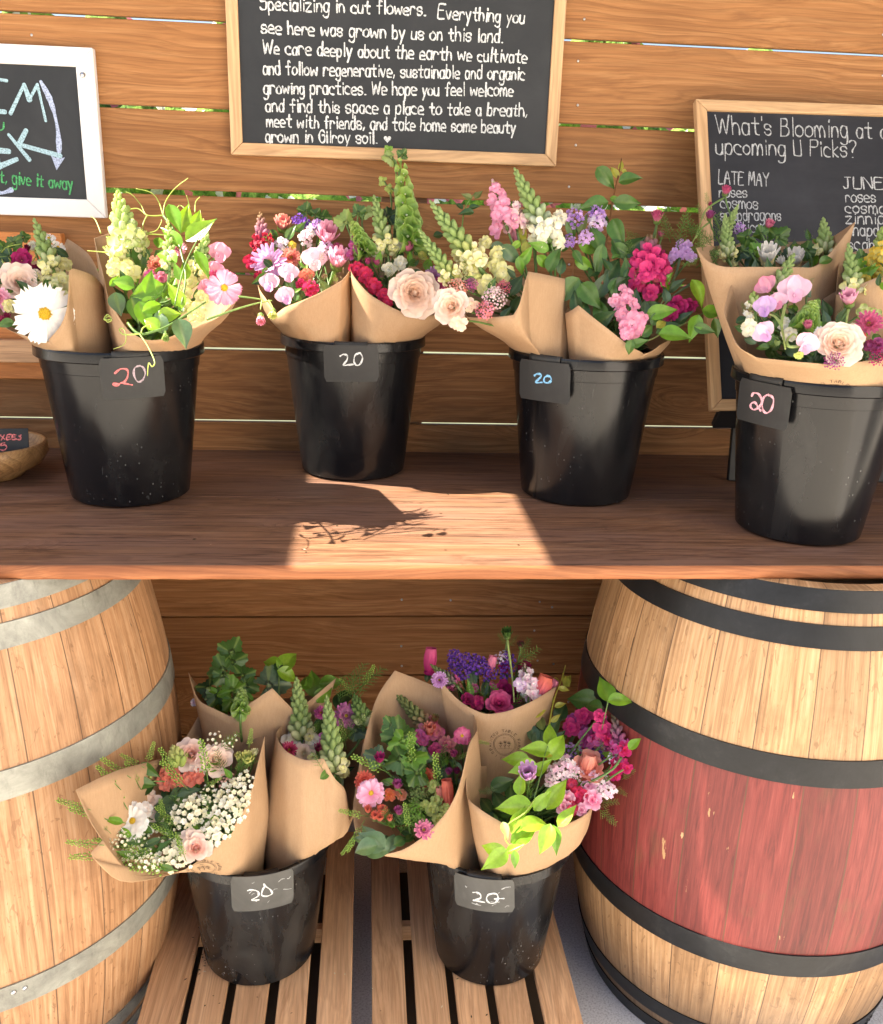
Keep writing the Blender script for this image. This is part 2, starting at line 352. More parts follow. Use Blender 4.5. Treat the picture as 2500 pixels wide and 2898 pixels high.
def oak(name, lo, mid, hi, red=False):
    m = NT(name); uv = m.n('UVMap').outputs[0]; sx = m.n('SeparateXYZ', Vector=uv)
    u, v = sx.outputs[0], sx.outputs[1]
    sid = m.math('FLOOR', u); fr = m.math('FRACT', u)
    rnd = m.n('TexWhiteNoise', noise_dimensions='1D'); m.l(sid, rnd.inputs['W']); rv = rnd.outputs['Value']
    vec = m.n('CombineXYZ', X=m.math('MULTIPLY', u, 0.09), Y=m.math('ADD', v, m.math('MULTIPLY', rv, 7.0)), Z=m.math('MULTIPLY', rv, 9.0)).outputs[0]
    g = m.noise(m.mapping(vec, (55, 2.2, 1)), 2.0, 5, 0.6, 0.8)
    fib = m.noise(m.mapping(vec, (420, 9, 1)), 1.2, 3, 0.65)
    cath = m.n('TexWave', wave_type='RINGS', rings_direction='Z', Vector=m.mapping(vec, (16, 0.9, 1)), Scale=2.2, Distortion=2.5, Detail=2.0).outputs['Fac']
    fleck = m.noise(m.mapping(vec, (60, 26, 1)), 1.3, 2, 0.5, 1.2)
    dirt = m.noise(m.mapping(vec, (9, 3, 1)), 1.5, 5, 0.7)
    c = m.ramp(g, [(0.28, lo), (0.5, mid), (0.72, hi)])
    c = m.mix(m.math('MULTIPLY', m.math('MULTIPLY', cath, rv), 0.35), c, lo)
    c = m.mix(m.ramp(fleck, [(0.64, 0.0), (0.68, 0.5)]), c, tuple(x*0.75 for x in lo))
    c = m.mix(m.ramp(fib, [(0.32, 0.3), (0.55, 0.0)]), c, tuple(x*0.6 for x in lo))
    bl = m.noise(m.mapping(m.n('CombineXYZ', X=m.math('MULTIPLY', u, 0.09), Y=v, Z=0.0).outputs[0], (1, .8, 1)), 7.0, 6, 0.68, 0.8)
    c = m.mix(m.ramp(bl, [(0.52, 0.0), (0.70, 0.42)]), c, tuple(x*0.75 for x in lo))
    c = m.mix(m.ramp(bl, [(0.28, 0.45), (0.42, 0.0)]), c, tuple(min(.9, x*1.18) for x in hi))
    mk = m.noise(m.mapping(vec, (34, 15, 1)), 1.1, 4, 0.6, .6)
    c = m.mix(m.ramp(mk, [(0.70, 0.0), (0.75, 0.75)]), c, (0.05, 0.035, 0.025))
    if red:
        pn = m.noise(m.mapping(vec, (80, 5, 1)), 1.6, 5, 0.65, 0.7)
        pc = m.ramp(pn, [(0.3, (0.07, 0.009, 0.009)), (0.5, (0.16, 0.024, 0.021)), (0.76, (0.235, 0.047, 0.040))])
        pc = m.mix(m.ramp(fib, [(0.35, 0.5), (0.6, 0.0)]), pc, (0.10, 0.015, 0.015))
        chip = m.ramp(m.noise(m.mapping(vec, (46, 11, 1)), 1.35, 4, 0.55), [(0.68, 0.0), (0.70, 1.0)])
        band = m.math('MULTIPLY', m.math('GREATER_THAN', v, 0.30), m.math('LESS_THAN', v, 0.70))
        chip = m.math('MULTIPLY', chip, m.ramp(m.noise(m.mapping(vec, (7, 3, 1)), 1.0, 2, 0.5), [(0.52, 0.0), (0.56, 1.0)]))
        c = m.mix(m.math('MULTIPLY', band, m.math('SUBTRACT', 1.0, chip)), c, pc)
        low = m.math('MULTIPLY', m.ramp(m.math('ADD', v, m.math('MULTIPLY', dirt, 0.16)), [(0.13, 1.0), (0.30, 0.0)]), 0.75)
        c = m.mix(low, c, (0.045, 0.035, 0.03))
    c = m.mix(m.ramp(dirt, [(0.58, 0.0), (0.78, 0.55)]), c, tuple(x*0.5 for x in lo))
    tone = m.n('HueSaturation', Color=c); m.l(m.math('ADD', m.math('MULTIPLY', rv, 0.40), 0.78), tone.inputs['Value'])
    c = tone.outputs[0]
    edge = m.math('ADD', m.math('LESS_THAN', fr, 0.015), m.math('GREATER_THAN', fr, 0.990))
    c = m.mix(m.math('MULTIPLY', edge, 0.8), c, (0.08, 0.04, 0.02))
    m.base(c); m.rough(0.5 if red else 0.58); m.spec(0.4)
    m.bump(m.math('SUBTRACT', m.math('ADD', m.math('MULTIPLY', fib, 0.5), m.math('MULTIPLY', g, 0.3)), m.math('MULTIPLY', edge, 1.5)), 0.35, 0.0015)
    return m.m
M_OAK_L = oak('oak_staves', (0.25, 0.118, 0.05), (0.46, 0.255, 0.128), (0.58, 0.37, 0.215))
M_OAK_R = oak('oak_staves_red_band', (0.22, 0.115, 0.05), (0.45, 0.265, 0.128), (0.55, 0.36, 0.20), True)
def hoopm(name, a, b, c_, rough, metal):
    m = NT(name); tc = m.n('TexCoord').outputs['Object']
    n = m.noise(tc, 10, 7, 0.75, 0.5); n2 = m.noise(m.mapping(tc, (1, 1, 0.25)), 90, 4, 0.7)
    c = m.ramp(n, [(0.3, a), (0.55, b), (0.75, c_)])
    c = m.mix(m.ramp(n2, [(0.55, 0.0), (0.75, 0.4)]), c, tuple(x*0.55 for x in a))
    m.base(c); m.rough(rough); m.b.inputs['Metallic'].default_value = metal; m.spec(0.5 if metal else 0.25)
    m.bump(n2, 0.15, 0.001); return m.m
M_GALV = hoopm('galvanised_hoop', (0.15, 0.15, 0.135), (0.28, 0.285, 0.25), (0.42, 0.43, 0.375), 0.46, 0.25)
M_BLKHOOP = hoopm('black_hoop', (0.008, 0.0085, 0.0095), (0.014, 0.015, 0.017), (0.035, 0.036, 0.038), 0.40, 0.0)

def concrete(name, a, b, sc=1.0):
    m = NT(name); tc = m.n('TexCoord').outputs['Object']
    n = m.noise(tc, 3*sc, 6, 0.65); sp = m.noise(tc, 240*sc, 2, 0.7)
    c = m.ramp(n, [(0.3, a), (0.7, b)])
    c = m.mix(m.ramp(sp, [(0.38, 0.5), (0.5, 0.0)]), c, tuple(x*0.45 for x in a))
    c = m.mix(m.ramp(sp, [(0.6, 0.0), (0.72, 0.5)]), c, tuple(min(0.8, x*1.5) for x in b))
    m.base(c); m.rough(0.85); m.spec(0.25); m.bump(sp, 0.3, 0.002); return m.m
M_CONC = concrete('concrete', (0.50, 0.50, 0.52), (0.62, 0.62, 0.64))
M_GRAVEL = concrete('pale_gravel', (0.07, 0.08, 0.05), (0.13, 0.14, 0.09))
M_APRON = concrete('pale_path', (0.54, 0.51, 0.47), (0.66, 0.63, 0.59))
def hedge_mat():
    m = NT('hedge_leaves'); tc = m.n('TexCoord').outputs['Object']
    n = m.noise(m.mapping(tc, (1, .3, 1)), 4.5, 5, 0.7); c = m.ramp(n, [(0.30, (0.015, 0.03, 0.012)), (0.45, (0.10, 0.20, 0.03)), (0.62, (0.26, 0.40, 0.07))])
    vo = m.n('TexVoronoi', Vector=m.mapping(tc, (1, .3, 1)), Scale=5.0); sl = m.n('SeparateColor', Color=vo.outputs['Color'])
    c = m.mix(m.math('GREATER_THAN', sl.outputs[0], 0.86), c, (0.6, 0.16, 0.2)); c = m.mix(m.math('GREATER_THAN', sl.outputs[1], 0.80), c, (0.7, 0.7, 0.66))
    m.base(c); m.rough(0.8); m.spec(0.2); m.bump(n, 1.0, 0.2); return m.m
M_HEDGE = hedge_mat()
M_LAWN = simple('lawn', (0.16, 0.24, 0.07), 0.9, 0.2, var=(0.34, 0.38, 0.16), vs_=3)

# ------------------------------------------------------------------ setting: ground, sky is the world
mb = MB(); mb.box((-60, -1.0, -0.3), (60, 1.2, 0.0)); g = mb.build('floor', M_CONC, smooth=False); tag(g, 'grey speckled concrete floor under the stand', 'floor', kind='structure')
mb = MB(); mb.box((-60, -60, -0.3), (60, -1.002, -0.004)); g = mb.build('path', M_APRON, smooth=False); tag(g, 'pale sunlit path in front of the stand', 'path', kind='structure')
mb = MB(); mb.box((-60, 1.202, -0.3), (60, 13.0, -0.004)); g = mb.build('ground', M_GRAVEL, smooth=False); tag(g, 'pale gravel ground behind the wall', 'ground', kind='structure')
mb = MB(); mb.box((-60, 13.002, -0.3), (60, 120, 0.05)); g = mb.build('lawn', M_LAWN, smooth=False); tag(g, 'green lawn seen in slivers through the wall gaps', 'lawn', kind='structure')
# hedge and flower rows far behind, only seen in slivers
mb = MB(); rows = []
for k in range(26):
    z = 5.6*k/25; rows.append([mb.vert((-14+28*i/150, 20+1.1*noise.noise((i*.22, k*.30, 0))+.5*noise.noise((i*.8, k*.9, 4))+1.6*(k/25)**3, z*(1+.14*noise.noise((i*.13, 2, 9))))) for i in range(151)])
mb.grid(rows); h = mb.build('hedge', M_HEDGE); tag(h, 'bright leafy hedge far behind, seen in slivers between the wall boards', 'hedge', kind='stuff')

# ------------------------------------------------------------------ slatted wall
PITCH_Z = 0.1642; Z0 = 0.8878+ZT; TW = 0.018
gapw = {-4: .006, -3: .006, -2: .007, -1: .006, 0: .0055, 1: .0065, 2: .0105, 3: .0048, 4: .0056, 5: .0056, 6: .004, 7: .004, 8: .004, 9: .004, 10: .004, 11: .004}
wall = thing('slatted_wall', (0, 0, 0), 'wall of wide orange-brown cedar boards with bright gaps between them', 'wall')
mb = MB(); rr = random.Random(3)
for n in range(-4, 12):
    zt = Z0-PITCH_Z*n-gapw[n]/2; zb = Z0-PITCH_Z*(n+1)+gapw.get(n+1, .004)/2
    if n == 11: zb = 0.005
    tone = {-1: .70, 0: .74, 1: .56, 2: .58, 3: .40, 4: .36, 5: .44, 6: .6, 7: 1.3, 8: 1.15, 9: 1.25, 10: 1.1}.get(n, .5)  # tones carry light: darkened behind the buckets, brightened under the table
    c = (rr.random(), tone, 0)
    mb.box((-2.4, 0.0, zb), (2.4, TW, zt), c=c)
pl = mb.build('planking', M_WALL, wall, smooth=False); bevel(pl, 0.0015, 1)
mb = MB()
for px, pw in ((818, .10), (-420, .09), (2300, .09)):
    P = at(px, 420, TW); mb2 = MB(); mb2.box((P.x-pw/2, TW+0.001, 0), (P.x+pw/2, TW+0.09, 2.58), c=(rr.random(), .5, 0)); mb2.build('post', M_POST, wall, smooth=False)
mb = MB(); mb.box((-2.4, TW+0.002, 0.0), (2.4, TW+0.02, Z0-PITCH_Z*6.5), c=(.3, .2, 0)); mb.build('backing_board', M_POST, wall, smooth=False)
mb = MB()
for px, py in ((912, 1214), (813, 1347), (812, 1307), (590, 1345), (1150, 1420), (813, 1213), (1117, 1228), (1120, 1343)):
    P = at(px, py, 0); mb.blob(Matrix.Translation((P.x, -0.001, P.z)), .0032, .0015, .0032, (1, 1, 1))
for n in range(-1, 10):
    for x0 in (-.74, .36, 1.02):
        for dz in (.04, .125):
            z = Z0-PITCH_Z*n-dz; mb.blob(Matrix.Translation((x0+rr.uniform(-.012, .012), -.0008, z)), .0028, .0012, .0028, (1, 1, 1))
mb.build('nail', M_STEEL, wall)

# ------------------------------------------------------------------ added unseen roof with an opening shaped to give the sun patch
HR = 1.60; ct = 1/math.tan(SUN_EL)
dx = HR*ct*math.cos(SUN_AZ); dy = HR*ct*math.sin(SUN_AZ)
X0, X1 = -0.222-dx, 0.216-dx; XS = 0.075-dx; YF, YF2, YB = -0.86+dy, -0.745+dy, 0.0; RF = -0.80  # opening edges; the step keeps sun off the right barrel
blocker = thing('sun_blocker', (0, 0, ZT+HR), 'added unseen roof overhead with an open skylight', 'blocker')
mb = MB()
for lo, hi in (((-3.2, RF), (X0, .45)), ((X1, RF), (3.2, .45)), ((X0, RF), (XS, YF)), ((XS, RF), (X1, YF2)), ((X0, YB), (X1, .45))):
    mb.box((lo[0], lo[1], ZT+HR), (hi[0], hi[1], ZT+HR+.03), c=(.2, .4, 0))
mb.build('blocker_deck', M_SHADE_BOARD, blocker, smooth=False)

# ------------------------------------------------------------------ pale building added out of view: its sunlit side throws light back under the stand
nb = thing('bounce_reflector', (3.9, -4.0, 0), 'unseen pale building across the path, in front of the stand', 'reflector')
mb = MB(); mb.box((2.1, -6.4, 0), (5.7, -1.7, 4.0)); mb.build('reflector_body', M_WHITEP, nb, smooth=False)
mb = MB(); mb.box((2.0, -6.5, 4.001), (5.8, -1.6, 4.12), c=(.4, .5, 0)); mb.build('reflector_top', M_POST, nb, smooth=False)

# ------------------------------------------------------------------ table
TF = -0.738
tab = thing('counter_table', (0, TF/2, 0), 'long weathered brown plank table top resting on two barrels', 'table')
mb = MB()
mb.box((-2.2, TF, ZT-.022), (2.2, -.3745, ZT), c=(.13, .5, 0)); mb.box((-2.2, -.3705, ZT-.022), (2.2, -.004, ZT-.0008), c=(.71, .42, 0))
t = mb.build('table_top', M_TABLE, tab, smooth=False); bevel(t, .0015, 2)
mb = MB(); rows = []
N = 260
for k in range(5):
    z = ZT-.0235+k*.0055 if k < 4 else ZT-.0005
    rows.append([mb.vert((-2.2+4.4*i/N, TF-.0045+.0012*noise.noise((i*.35, k*.8, 1.0))+(.003 if k in (0, 4) else 0)+.004*max(0, noise.noise((i*.06, 3, k*.1))-.35), z+(.0012*noise.noise((i*.5, 7, 2)) if k == 0 else 0)), (.37, .62, 0)) for i in range(N+1)])
mb.grid(rows)
tl = [mb.vert((-2.2+4.4*i/N, TF-.0002, ZT-.0005), (.37, .62, 0)) for i in range(N+1)]; mb.grid([rows[-1], tl])
bl = [mb.vert((-2.2+4.4*i/N, TF-.0002, ZT-.0235), (.37, .62, 0)) for i in range(N+1)]; mb.grid([bl, rows[0]])
mb.build('front_edge', M_EDGE, tab)

# ------------------------------------------------------------------ barrels
HB = 1.0
def barrel(name, cx, cy, rh, rb, mo, mh, label, a0):
    b = thing(name, (cx, cy, 0), label, 'barrel', 'wine barrels under the table')
    O = Vector((cx, cy, 0))
    R = lambda z: rh+(rb-rh)*(1-abs(2*z/HB-1)**2.05)
    prof = [(rh-.03, HB-.03), (rh-.028, HB-.001)]+[(R(z), z) for z in [HB*(1-i/40) for i in range(41)]]+[(rh-.03, 0.0)]
    mb = MB(); mb.revolve(prof, 130, O, 26); st = mb.build('staves', mo, b, auto=.9)
    st.rotation_euler.z = a0
    mb = MB(); mb.revolve([(0.001, HB-.035), (rh-.031, HB-.035)], 48, O, 1, (.3, .5, 0)); mb.build('head', M_CRATE, b)
    for i, (z0, z1) in enumerate(((.964, .999), (.905, .943), (.673, .721), (.276, .327), (.058, .098), (.001, .036))):
        th = .0028; mb = MB(); zs = [lerp(z1, z0, k/4) for k in range(5)]
        pr = [(R(z1)-.001, z1)]+[(R(z)+th, z) for z in zs]+[(R(z0)-.001, z0)]
        mb.revolve(pr, 110, O, 1); h = mb.build('hoop', mh, b, auto=.6)
        mb = MB()
        for az in (-1.42+.11*i, -1.42+.11*i+.045):
            z = (z0+z1)/2+(.009 if az*100 % 2 > 1 else -.009)
            n = Vector((math.cos(az), math.sin(az), 0)); P = O+n*(R(z)+th+.0005)+Vector((0, 0, z))
            mb.blob(frame_m(P, n), .0048, .0048, .002, (.5, .5, .5), nu=8, nv=4)
        mb.build('rivet', M_STEEL if mh is M_GALV else mh, h)
    return b
barrel('wine_barrel', -.832, -.512, .318, .390, M_OAK_L, M_GALV, 'bare oak barrel with grey galvanised hoops holding up the left end of the table', .05)
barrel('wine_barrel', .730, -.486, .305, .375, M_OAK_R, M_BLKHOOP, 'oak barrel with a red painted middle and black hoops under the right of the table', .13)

# ------------------------------------------------------------------ low slatted crates on the floor
CZ = 0.130
def crate(slats, xl, xr, y0, y1, label):
    c = thing('slatted_crate', ((xl+xr)/2, (y0+y1)/2, 0), label, 'crate', 'low wooden crates on the floor')
    mb = MB(); rr = random.Random(int(xl*1000))
    for a, b_ in slats: mb.box((a, y0, CZ-.014), (b_, y1, CZ), c=(rr.random(), .35+.4*rr.random(), 0))
    s = mb.build('slat_top', M_CRATEY, c, smooth=False); bevel(s, .0015, 1)
    for x in (xl, xr-.014):
        mb = MB(); mb.box((x, y0+.001, CZ-.046), (x+.014, y1-.001, CZ-.0005), c=(rr.random(), .5, 0)); bevel(mb.build('side_rail', M_CRATEY, c, smooth=False), .001, 1)
    mb = MB(); mb.box((xl+.016, y0+.012, .006), (xr-.016, y1-.012, .016), c=(.5, .3, 0)); mb.build('shade_bottom_board', M_SHADE_BOARD, c, smooth=False)  # added bottom, coloured dark to paint the shade inside the crate
    for x in (xl+.0145, xr-.0445):
        for y in (y0+.032, y1-.062):
            mb = MB(); mb.box((x, y, .0165), (x+.03, y+.03, CZ-.0145), c=(rr.random(), .4, 0)); mb.build('corner_leg', M_CRATE, c, smooth=False)
    for y in (y0+.012, (y0+y1)/2, y1-.03):
        mb = MB(); mb.box((xl+.0145, y, CZ-.05), (xr-.0145, y+.018, CZ-.0146), c=(rr.random(), .35, 0)); mb.build('cross_bar', M_CRATE, c, smooth=False)
    return c
M_CRATEY = None
def wood_y(src, name):
    m = src.copy(); m.name = name
    t = m.node_tree; tc = [n for n in t.nodes if n.type == 'TEX_COORD'][0]
    mp = t.nodes.new('ShaderNodeMapping'); mp.inputs['Rotation'].default_value = (0, 0, PI/2)
    ls = [l for l in t.links if l.from_node == tc]
    ts = [l.to_socket for l in ls]
    for s_ in ts: t.links.new(mp.outputs[0], s_)
    t.links.new(tc.outputs['Object'], mp.inputs[0]); return m
M_CRATEY = wood_y(M_CRATE, 'crate_slats_lengthwise')
def crx(zx): return atz((300+zx*1400/1787)*1787/2500, 2066, CZ).x
S1 = [(crx(126), crx(266)), (crx(292), crx(416)), (crx(449), crx(573)), (crx(611), crx(721)), (crx(760), crx(886))]
S2 = [(crx(962), crx(1088)), (crx(1124), crx(1245)), (crx(1275), crx(1390)), (crx(1424), crx(1545)), (crx(1588), crx(1712))]
crate(S1, S1[0][0]-.006, S1[-1][1]-.0005, -.82, -.22, 'low reddish slatted crate under the left floor bucket')
crate(S2, S2[0][0]+.0005, S2[-1][1]+.006, -.82, -.22, 'low weathered slatted crate under the right floor bucket')

# ------------------------------------------------------------------ buckets
RR = .150; HBK = .2898; RBOT = .1095
BK = [(-.534, -.3476, ZT), (-.1078, -.1572, ZT), (.3466, -.3236, ZT), (.7154, -.5446, ZT), (-.2884, -.5722, CZ), (.177, -.594, CZ)]
BLAB = ['black plastic bucket with a pink and lilac 20 card, beside the wooden bowl', 'black plastic bucket with a white 20 card, hard against the wall on the table',
        'black plastic bucket with a sky blue 20 on its card', 'black plastic bucket with a rose pink 20 card in front of the right blackboard',
        'dusty black bucket on the left slatted crate', 'scuffed black bucket on the right slatted crate']
def body_r(z): return lerp(RBOT, .1425, z/(HBK-.004))
def bucket_meshes():
    b = MB()
    pr = [(.001, .003), (RBOT-.012, .003), (RBOT-.006, .0005), (RBOT, .005)]+[(body_r(z), z) for z in (.02, .06, .12, .18, .24)]
    pr += [(body_r(.2475), .2475), (body_r(.2485)+.0016, .2485), (body_r(.285)+.0016, .285)]
    pr += [(.139, HBK-.003), (body_r(.24)-.004, .24), (RBOT-.004, .008), (.001, .008)]
    b.revolve(pr, 96)
    r = MB(); pr = []
    for k in range(11):
        a = -2.2+k*(2.2+2.9)/10*0.9
        pr.append((RR-.0065+.0065*math.cos(a), HBK-.007+.007*math.sin(a)))
    pr = [(RR-.002, HBK-.020), (RR+.0005, HBK-.018)]+[(RR-.001+.001*math.cos(a), HBK-.004+.004*math.sin(a)) for a in (0, .8, 1.57)]+[(.143, HBK-.0002), (.1385, HBK-.004)]
    r.revolve(pr, 96)
    return b, r
_b, _r2 = bucket_meshes(); protos = {}
for i, (x, y, z) in enumerate(BK):
    t = thing('flower_bucket', (x, y, z), BLAB[i], 'bucket', 'black flower buckets')
    k = 'd' if i > 3 else 'c'; mat = M_BUCKET_DUSTY if i > 3 else M_BUCKET
    if k not in protos:
        p = [_b.build('body', mat, None, auto=.7), _r2.build('rim', mat, None, auto=.9)]
        protos[k] = p
        for o in p: o.parent = t
    else:
        for s_ in protos[k]: c = s_.copy(); COL.objects.link(c); c.parent = t
    for o in t.children: o.rotation_euler.z = i*1.3

# ------------------------------------------------------------------ stroke lettering
GL = {'a': '4h3i1i0g1e3e4g|4i4e', 'b': '0m0e|0g1i3i4g3e1e0f', 'c': '4h2i0h0f2e4e', 'd': '4g3i1i0g1e3e4g|4m4e', 'e': '0g4g4h2i0h0f1e4e', 'f': '4l3m2l2e|0i4i',
 'g': '4h3i1i0g1e3e4g|4i4c3a1a0b', 'h': '0m0e|0g1i3i4g4e', 'i': '1i1e|1k1l', 'j': '2i2b1a0a|2k2l', 'k': '0m0e|3i0g3e', 'l': '1m1e', 'm': '0i0e|0g1i2i3g3e|3g4i5i6g6e',
 'n': '0i0e|0g1i3i4g4e', 'o': '2i0h0f2e4f4h2i', 'p': '0i0a|0g1i3i4g3e1e0f', 'q': '4g3i1i0g1e3e4g|4i4a', 'r': '0i0e|0g1i3i4h', 's': '4h3i1i0h1g3g4f3e1e0f', 't': '2l2f3e4e|0i4i',
 'u': '0i0f1e3e4g|4i4e', 'v': '0i2e4i', 'w': '0i1e3h5e6i', 'x': '0i4e|4i0e', 'y': '0i2e|4i1a', 'z': '0i4i0e4e',
 'A': '0e3m6e|1h5h', 'B': '0m0e|0m3m4l4j3i0i|3i5h5f3e0e', 'D': '0m0e|0m3m5k5g3e0e', 'E': '5m0m0e5e|0i4i', 'F': '5m0m0e|0i4i', 'G': '5k3m1l0i1f3e5f5i3i', 'I': '1m1e', 'J': '1m5m|3m3f2e1e0f',
 'K': '0m0e|5m0i5e', 'L': '0m0e4e', 'M': '0e1m3g5m6e', 'N': '0e0m5e5m', 'O': '3m0k0g3e6g6k3m', 'P': '0m0e|0m4m5k4i0i', 'R': '0m0e|0m4m5k4i0i|2i5e', 'S': '5l3m1m0k1i4i5g4e1e0f',
 'T': '0m6m|3m3e', 'U': '0m0f1e4e5f5m', 'W': '0m2e4k6e8m', 'Y': '0m3i6m|3i3e', '2': '0k1m4m5k4i0e5e', '0': '2m0k0g2e4e5g5k4m2m', '3': '0l2m4l4j2i4h4f2e0f', '5': '4m1m0i3i4g3e0e',
 '.': '1e1e', ',': '1f0d', "'": '0m0k', '?': '0l1m3m4l4j2h2g|2e2e'}
STRAIGHT = set('AEFKLMNTVWYIvwkxyzl')
def glyph(ch):
    st = []
    for s_ in GL[ch].split('|'):
        st.append([(int(s_[i]), ord(s_[i+1])-ord('e')) for i in range(0, len(s_), 2)])
    return st
def layout(text, rr, jit=0.25):
    """strokes of a line of hand lettering, unit = 1 grid step; returns strokes and width"""
    x = 0; out = []
    for ch in text:
        if ch == ' ': x += 4.2; continue
        g = glyph(ch); wd = max(p[0] for s_ in g for p in s_); sl = rr.uniform(-.03, .10); sc = rr.uniform(.93, 1.08); dy = rr.uniform(-.2, .2)
        for s_ in g:
            pts = [(x+(p[0]+p[1]*sl)*sc+rr.uniform(-jit, jit)*.6, p[1]*sc+dy+rr.uniform(-jit, jit)*.6) for p in s_]
            if len(pts) > 2: pts = [(q.x, q.y) for q in catmull([(a, b, 0) for a, b in pts], 5, tens=.28 if ch in STRAIGHT else .5)]
            out.append(pts)
        x += wd*sc+1.7
    return out, x-1.7
def ribbon(mb, pts3, nrm, wd, k=0, rr=random):
    """flat stroke lying on a surface: pts3 world points, nrm function or vector"""
    P = [Vector(p) for p in pts3]; L = []; ph0 = rr.uniform(0, 6.3)
    m = len(P)
    if m == 2 and (P[0]-P[1]).length < wd*.8: 
        d = Vector((1, 0, 0)); P = [P[0]-d*wd*.35, P[0]+d*wd*.35]
    for i in range(m):
        t = (P[min(i+1, m-1)]-P[max(i-1, 0)]); t = t.normalized() if t.length > 1e-9 else Vector((1, 0, 0))
        n = nrm if not callable(nrm) else nrm(i)
        s_ = t.cross(n).normalized(); h = wd*.5*rr.uniform(.9, 1.1)*(1+.34*math.sin(ph0+i*.55))
        L.append((P[i], t, s_, h, n))
    rows = []
    off = k*2.5e-5
    def row(p, s_, h, n): rows.append([mb.vert(p-s_*h+n*off), mb.vert(p+s_*h+n*off)])
    p, t, s_, h, n = L[0]; row(p-t*h*.9, s_, h*.45, n); row(p-t*h*.5, s_, h*.88, n)
    for p, t, s_, h, n in L: row(p, s_, h, n)
    p, t, s_, h, n = L[-1]; row(p+t*h*.5, s_, h*.88, n); row(p+t*h*.9, s_, h*.45, n)
    mb.grid(rows)
class Plane:
    """lettering plane: photo point -> point on the board face"""
    def __init__(s, O, n): s.O = Vector(O); s.n = Vector(n).normalized()
    def hit(s, x, y):
        d = ray(x, y); return CAM+d*((s.O-CAM).dot(s.n)/d.dot(s.n))
def write_line(mb, pl, text, p0, p1, wd, rr, k0=0, tall=None, jit=.25):
    A, B = pl.hit(*p0), pl.hit(*p1); st, W = layout(text, rr, jit)
    u = (B-A)/W; v = pl.n.cross(u.normalized()); 
    if v.z < 0: v = -v
    v = v*(u.length if tall is None else tall)
    for i, s_ in enumerate(st):
        ribbon(mb, [A+u*x+v*(4+(y-4)*.7 if y > 4 else y if y > 0 else y*.65)+pl.n*.0011 for x, y in s_], pl.n, wd, k0+i % 9, rr)
def strokes_px(mb, pl, strokes, wd, smooth=True, rr=random, off=.0011):
    for i, s_ in enumerate(strokes):
        pts = [pl.hit(*p)+pl.n*off for p in s_]
        if smooth and len(pts) > 2: pts = catmull(pts, 6)
        if smooth: ribbon(mb, pts, pl.n, wd, i % 9, rr)
        else:
            for j in range(len(pts)-1): ribbon(mb, [pts[j], lerp(pts[j], pts[j+1], .5), pts[j+1]], pl.n, wd, (i*3+j) % 17, rr)

# ------------------------------------------------------------------ blackboards
def board(name, TL, uvec, vvec, W, H, fw, th, mframe, mslate, label):
    """framed board; TL = top left front corner, uvec right, vvec down (unit), fw = rail width"""
    u = Vector(uvec).normalized(); v = Vector(vvec).normalized(); n = v.cross(u).normalized()
    if n.y > 0: n = -n
    TL = Vector(TL); t = thing(name, TL+u*W/2+v*H, label, 'blackboard', 'framed blackboards')
    M = Matrix(((u.x, v.x, n.x, TL.x), (u.y, v.y, n.y, TL.y), (u.z, v.z, n.z, TL.z), (0, 0, 0, 1)))
    rr = random.Random(len(label))
    def rail(q, vert):
        mb = MB(); o = []
        for z in (-th, 0): o.append([mb.vert(Vector((x, y, z)), (rr.random() if False else rs, .55, 0)) for x, y in q])
        mb.face(0, 1, 2, 3) ; mb.face(7, 6, 5, 4)
        for i in range(4): mb.face(i, i+4, (i+1) % 4+4, (i+1) % 4)
        ob = mb.build('frame_rail', mframe, None, smooth=False)
        bevel(ob, .0022, 2)
        # the grain follows the rail: local x along it
        if vert:
            R = Matrix.Rotation(PI/2, 4, 'Z')
            ob.data.transform(R.inverted()); L = Matrix.Translation(-t.location) @ M @ R
        else: L = Matrix.Translation(-t.location) @ M
        ob.parent = t; ob.matrix_local = L
    e = .0003
    for q, vert in ((((0, 0), (W, 0), (W-fw, fw), (fw, fw)), False), (((0, H), (fw, H-fw), (W-fw, H-fw), (W, H)), False),
                    (((0, e), (fw, fw+e), (fw, H-fw-e), (0, H-e)), True), (((W, e), (W, H-e), (W-fw, H-fw-e), (W-fw, fw+e)), True)):
        rs = rr.random(); rail(q, vert)
    mb = MB(); mb.box((fw-.004, fw-.004, -th+.001), (W-fw+.004, H-fw+.004, -.0065), M=M); mb.build('slate_panel', mslate, t, smooth=False)
    return t, Plane(TL-n*.0065, n), M
yb = -.022
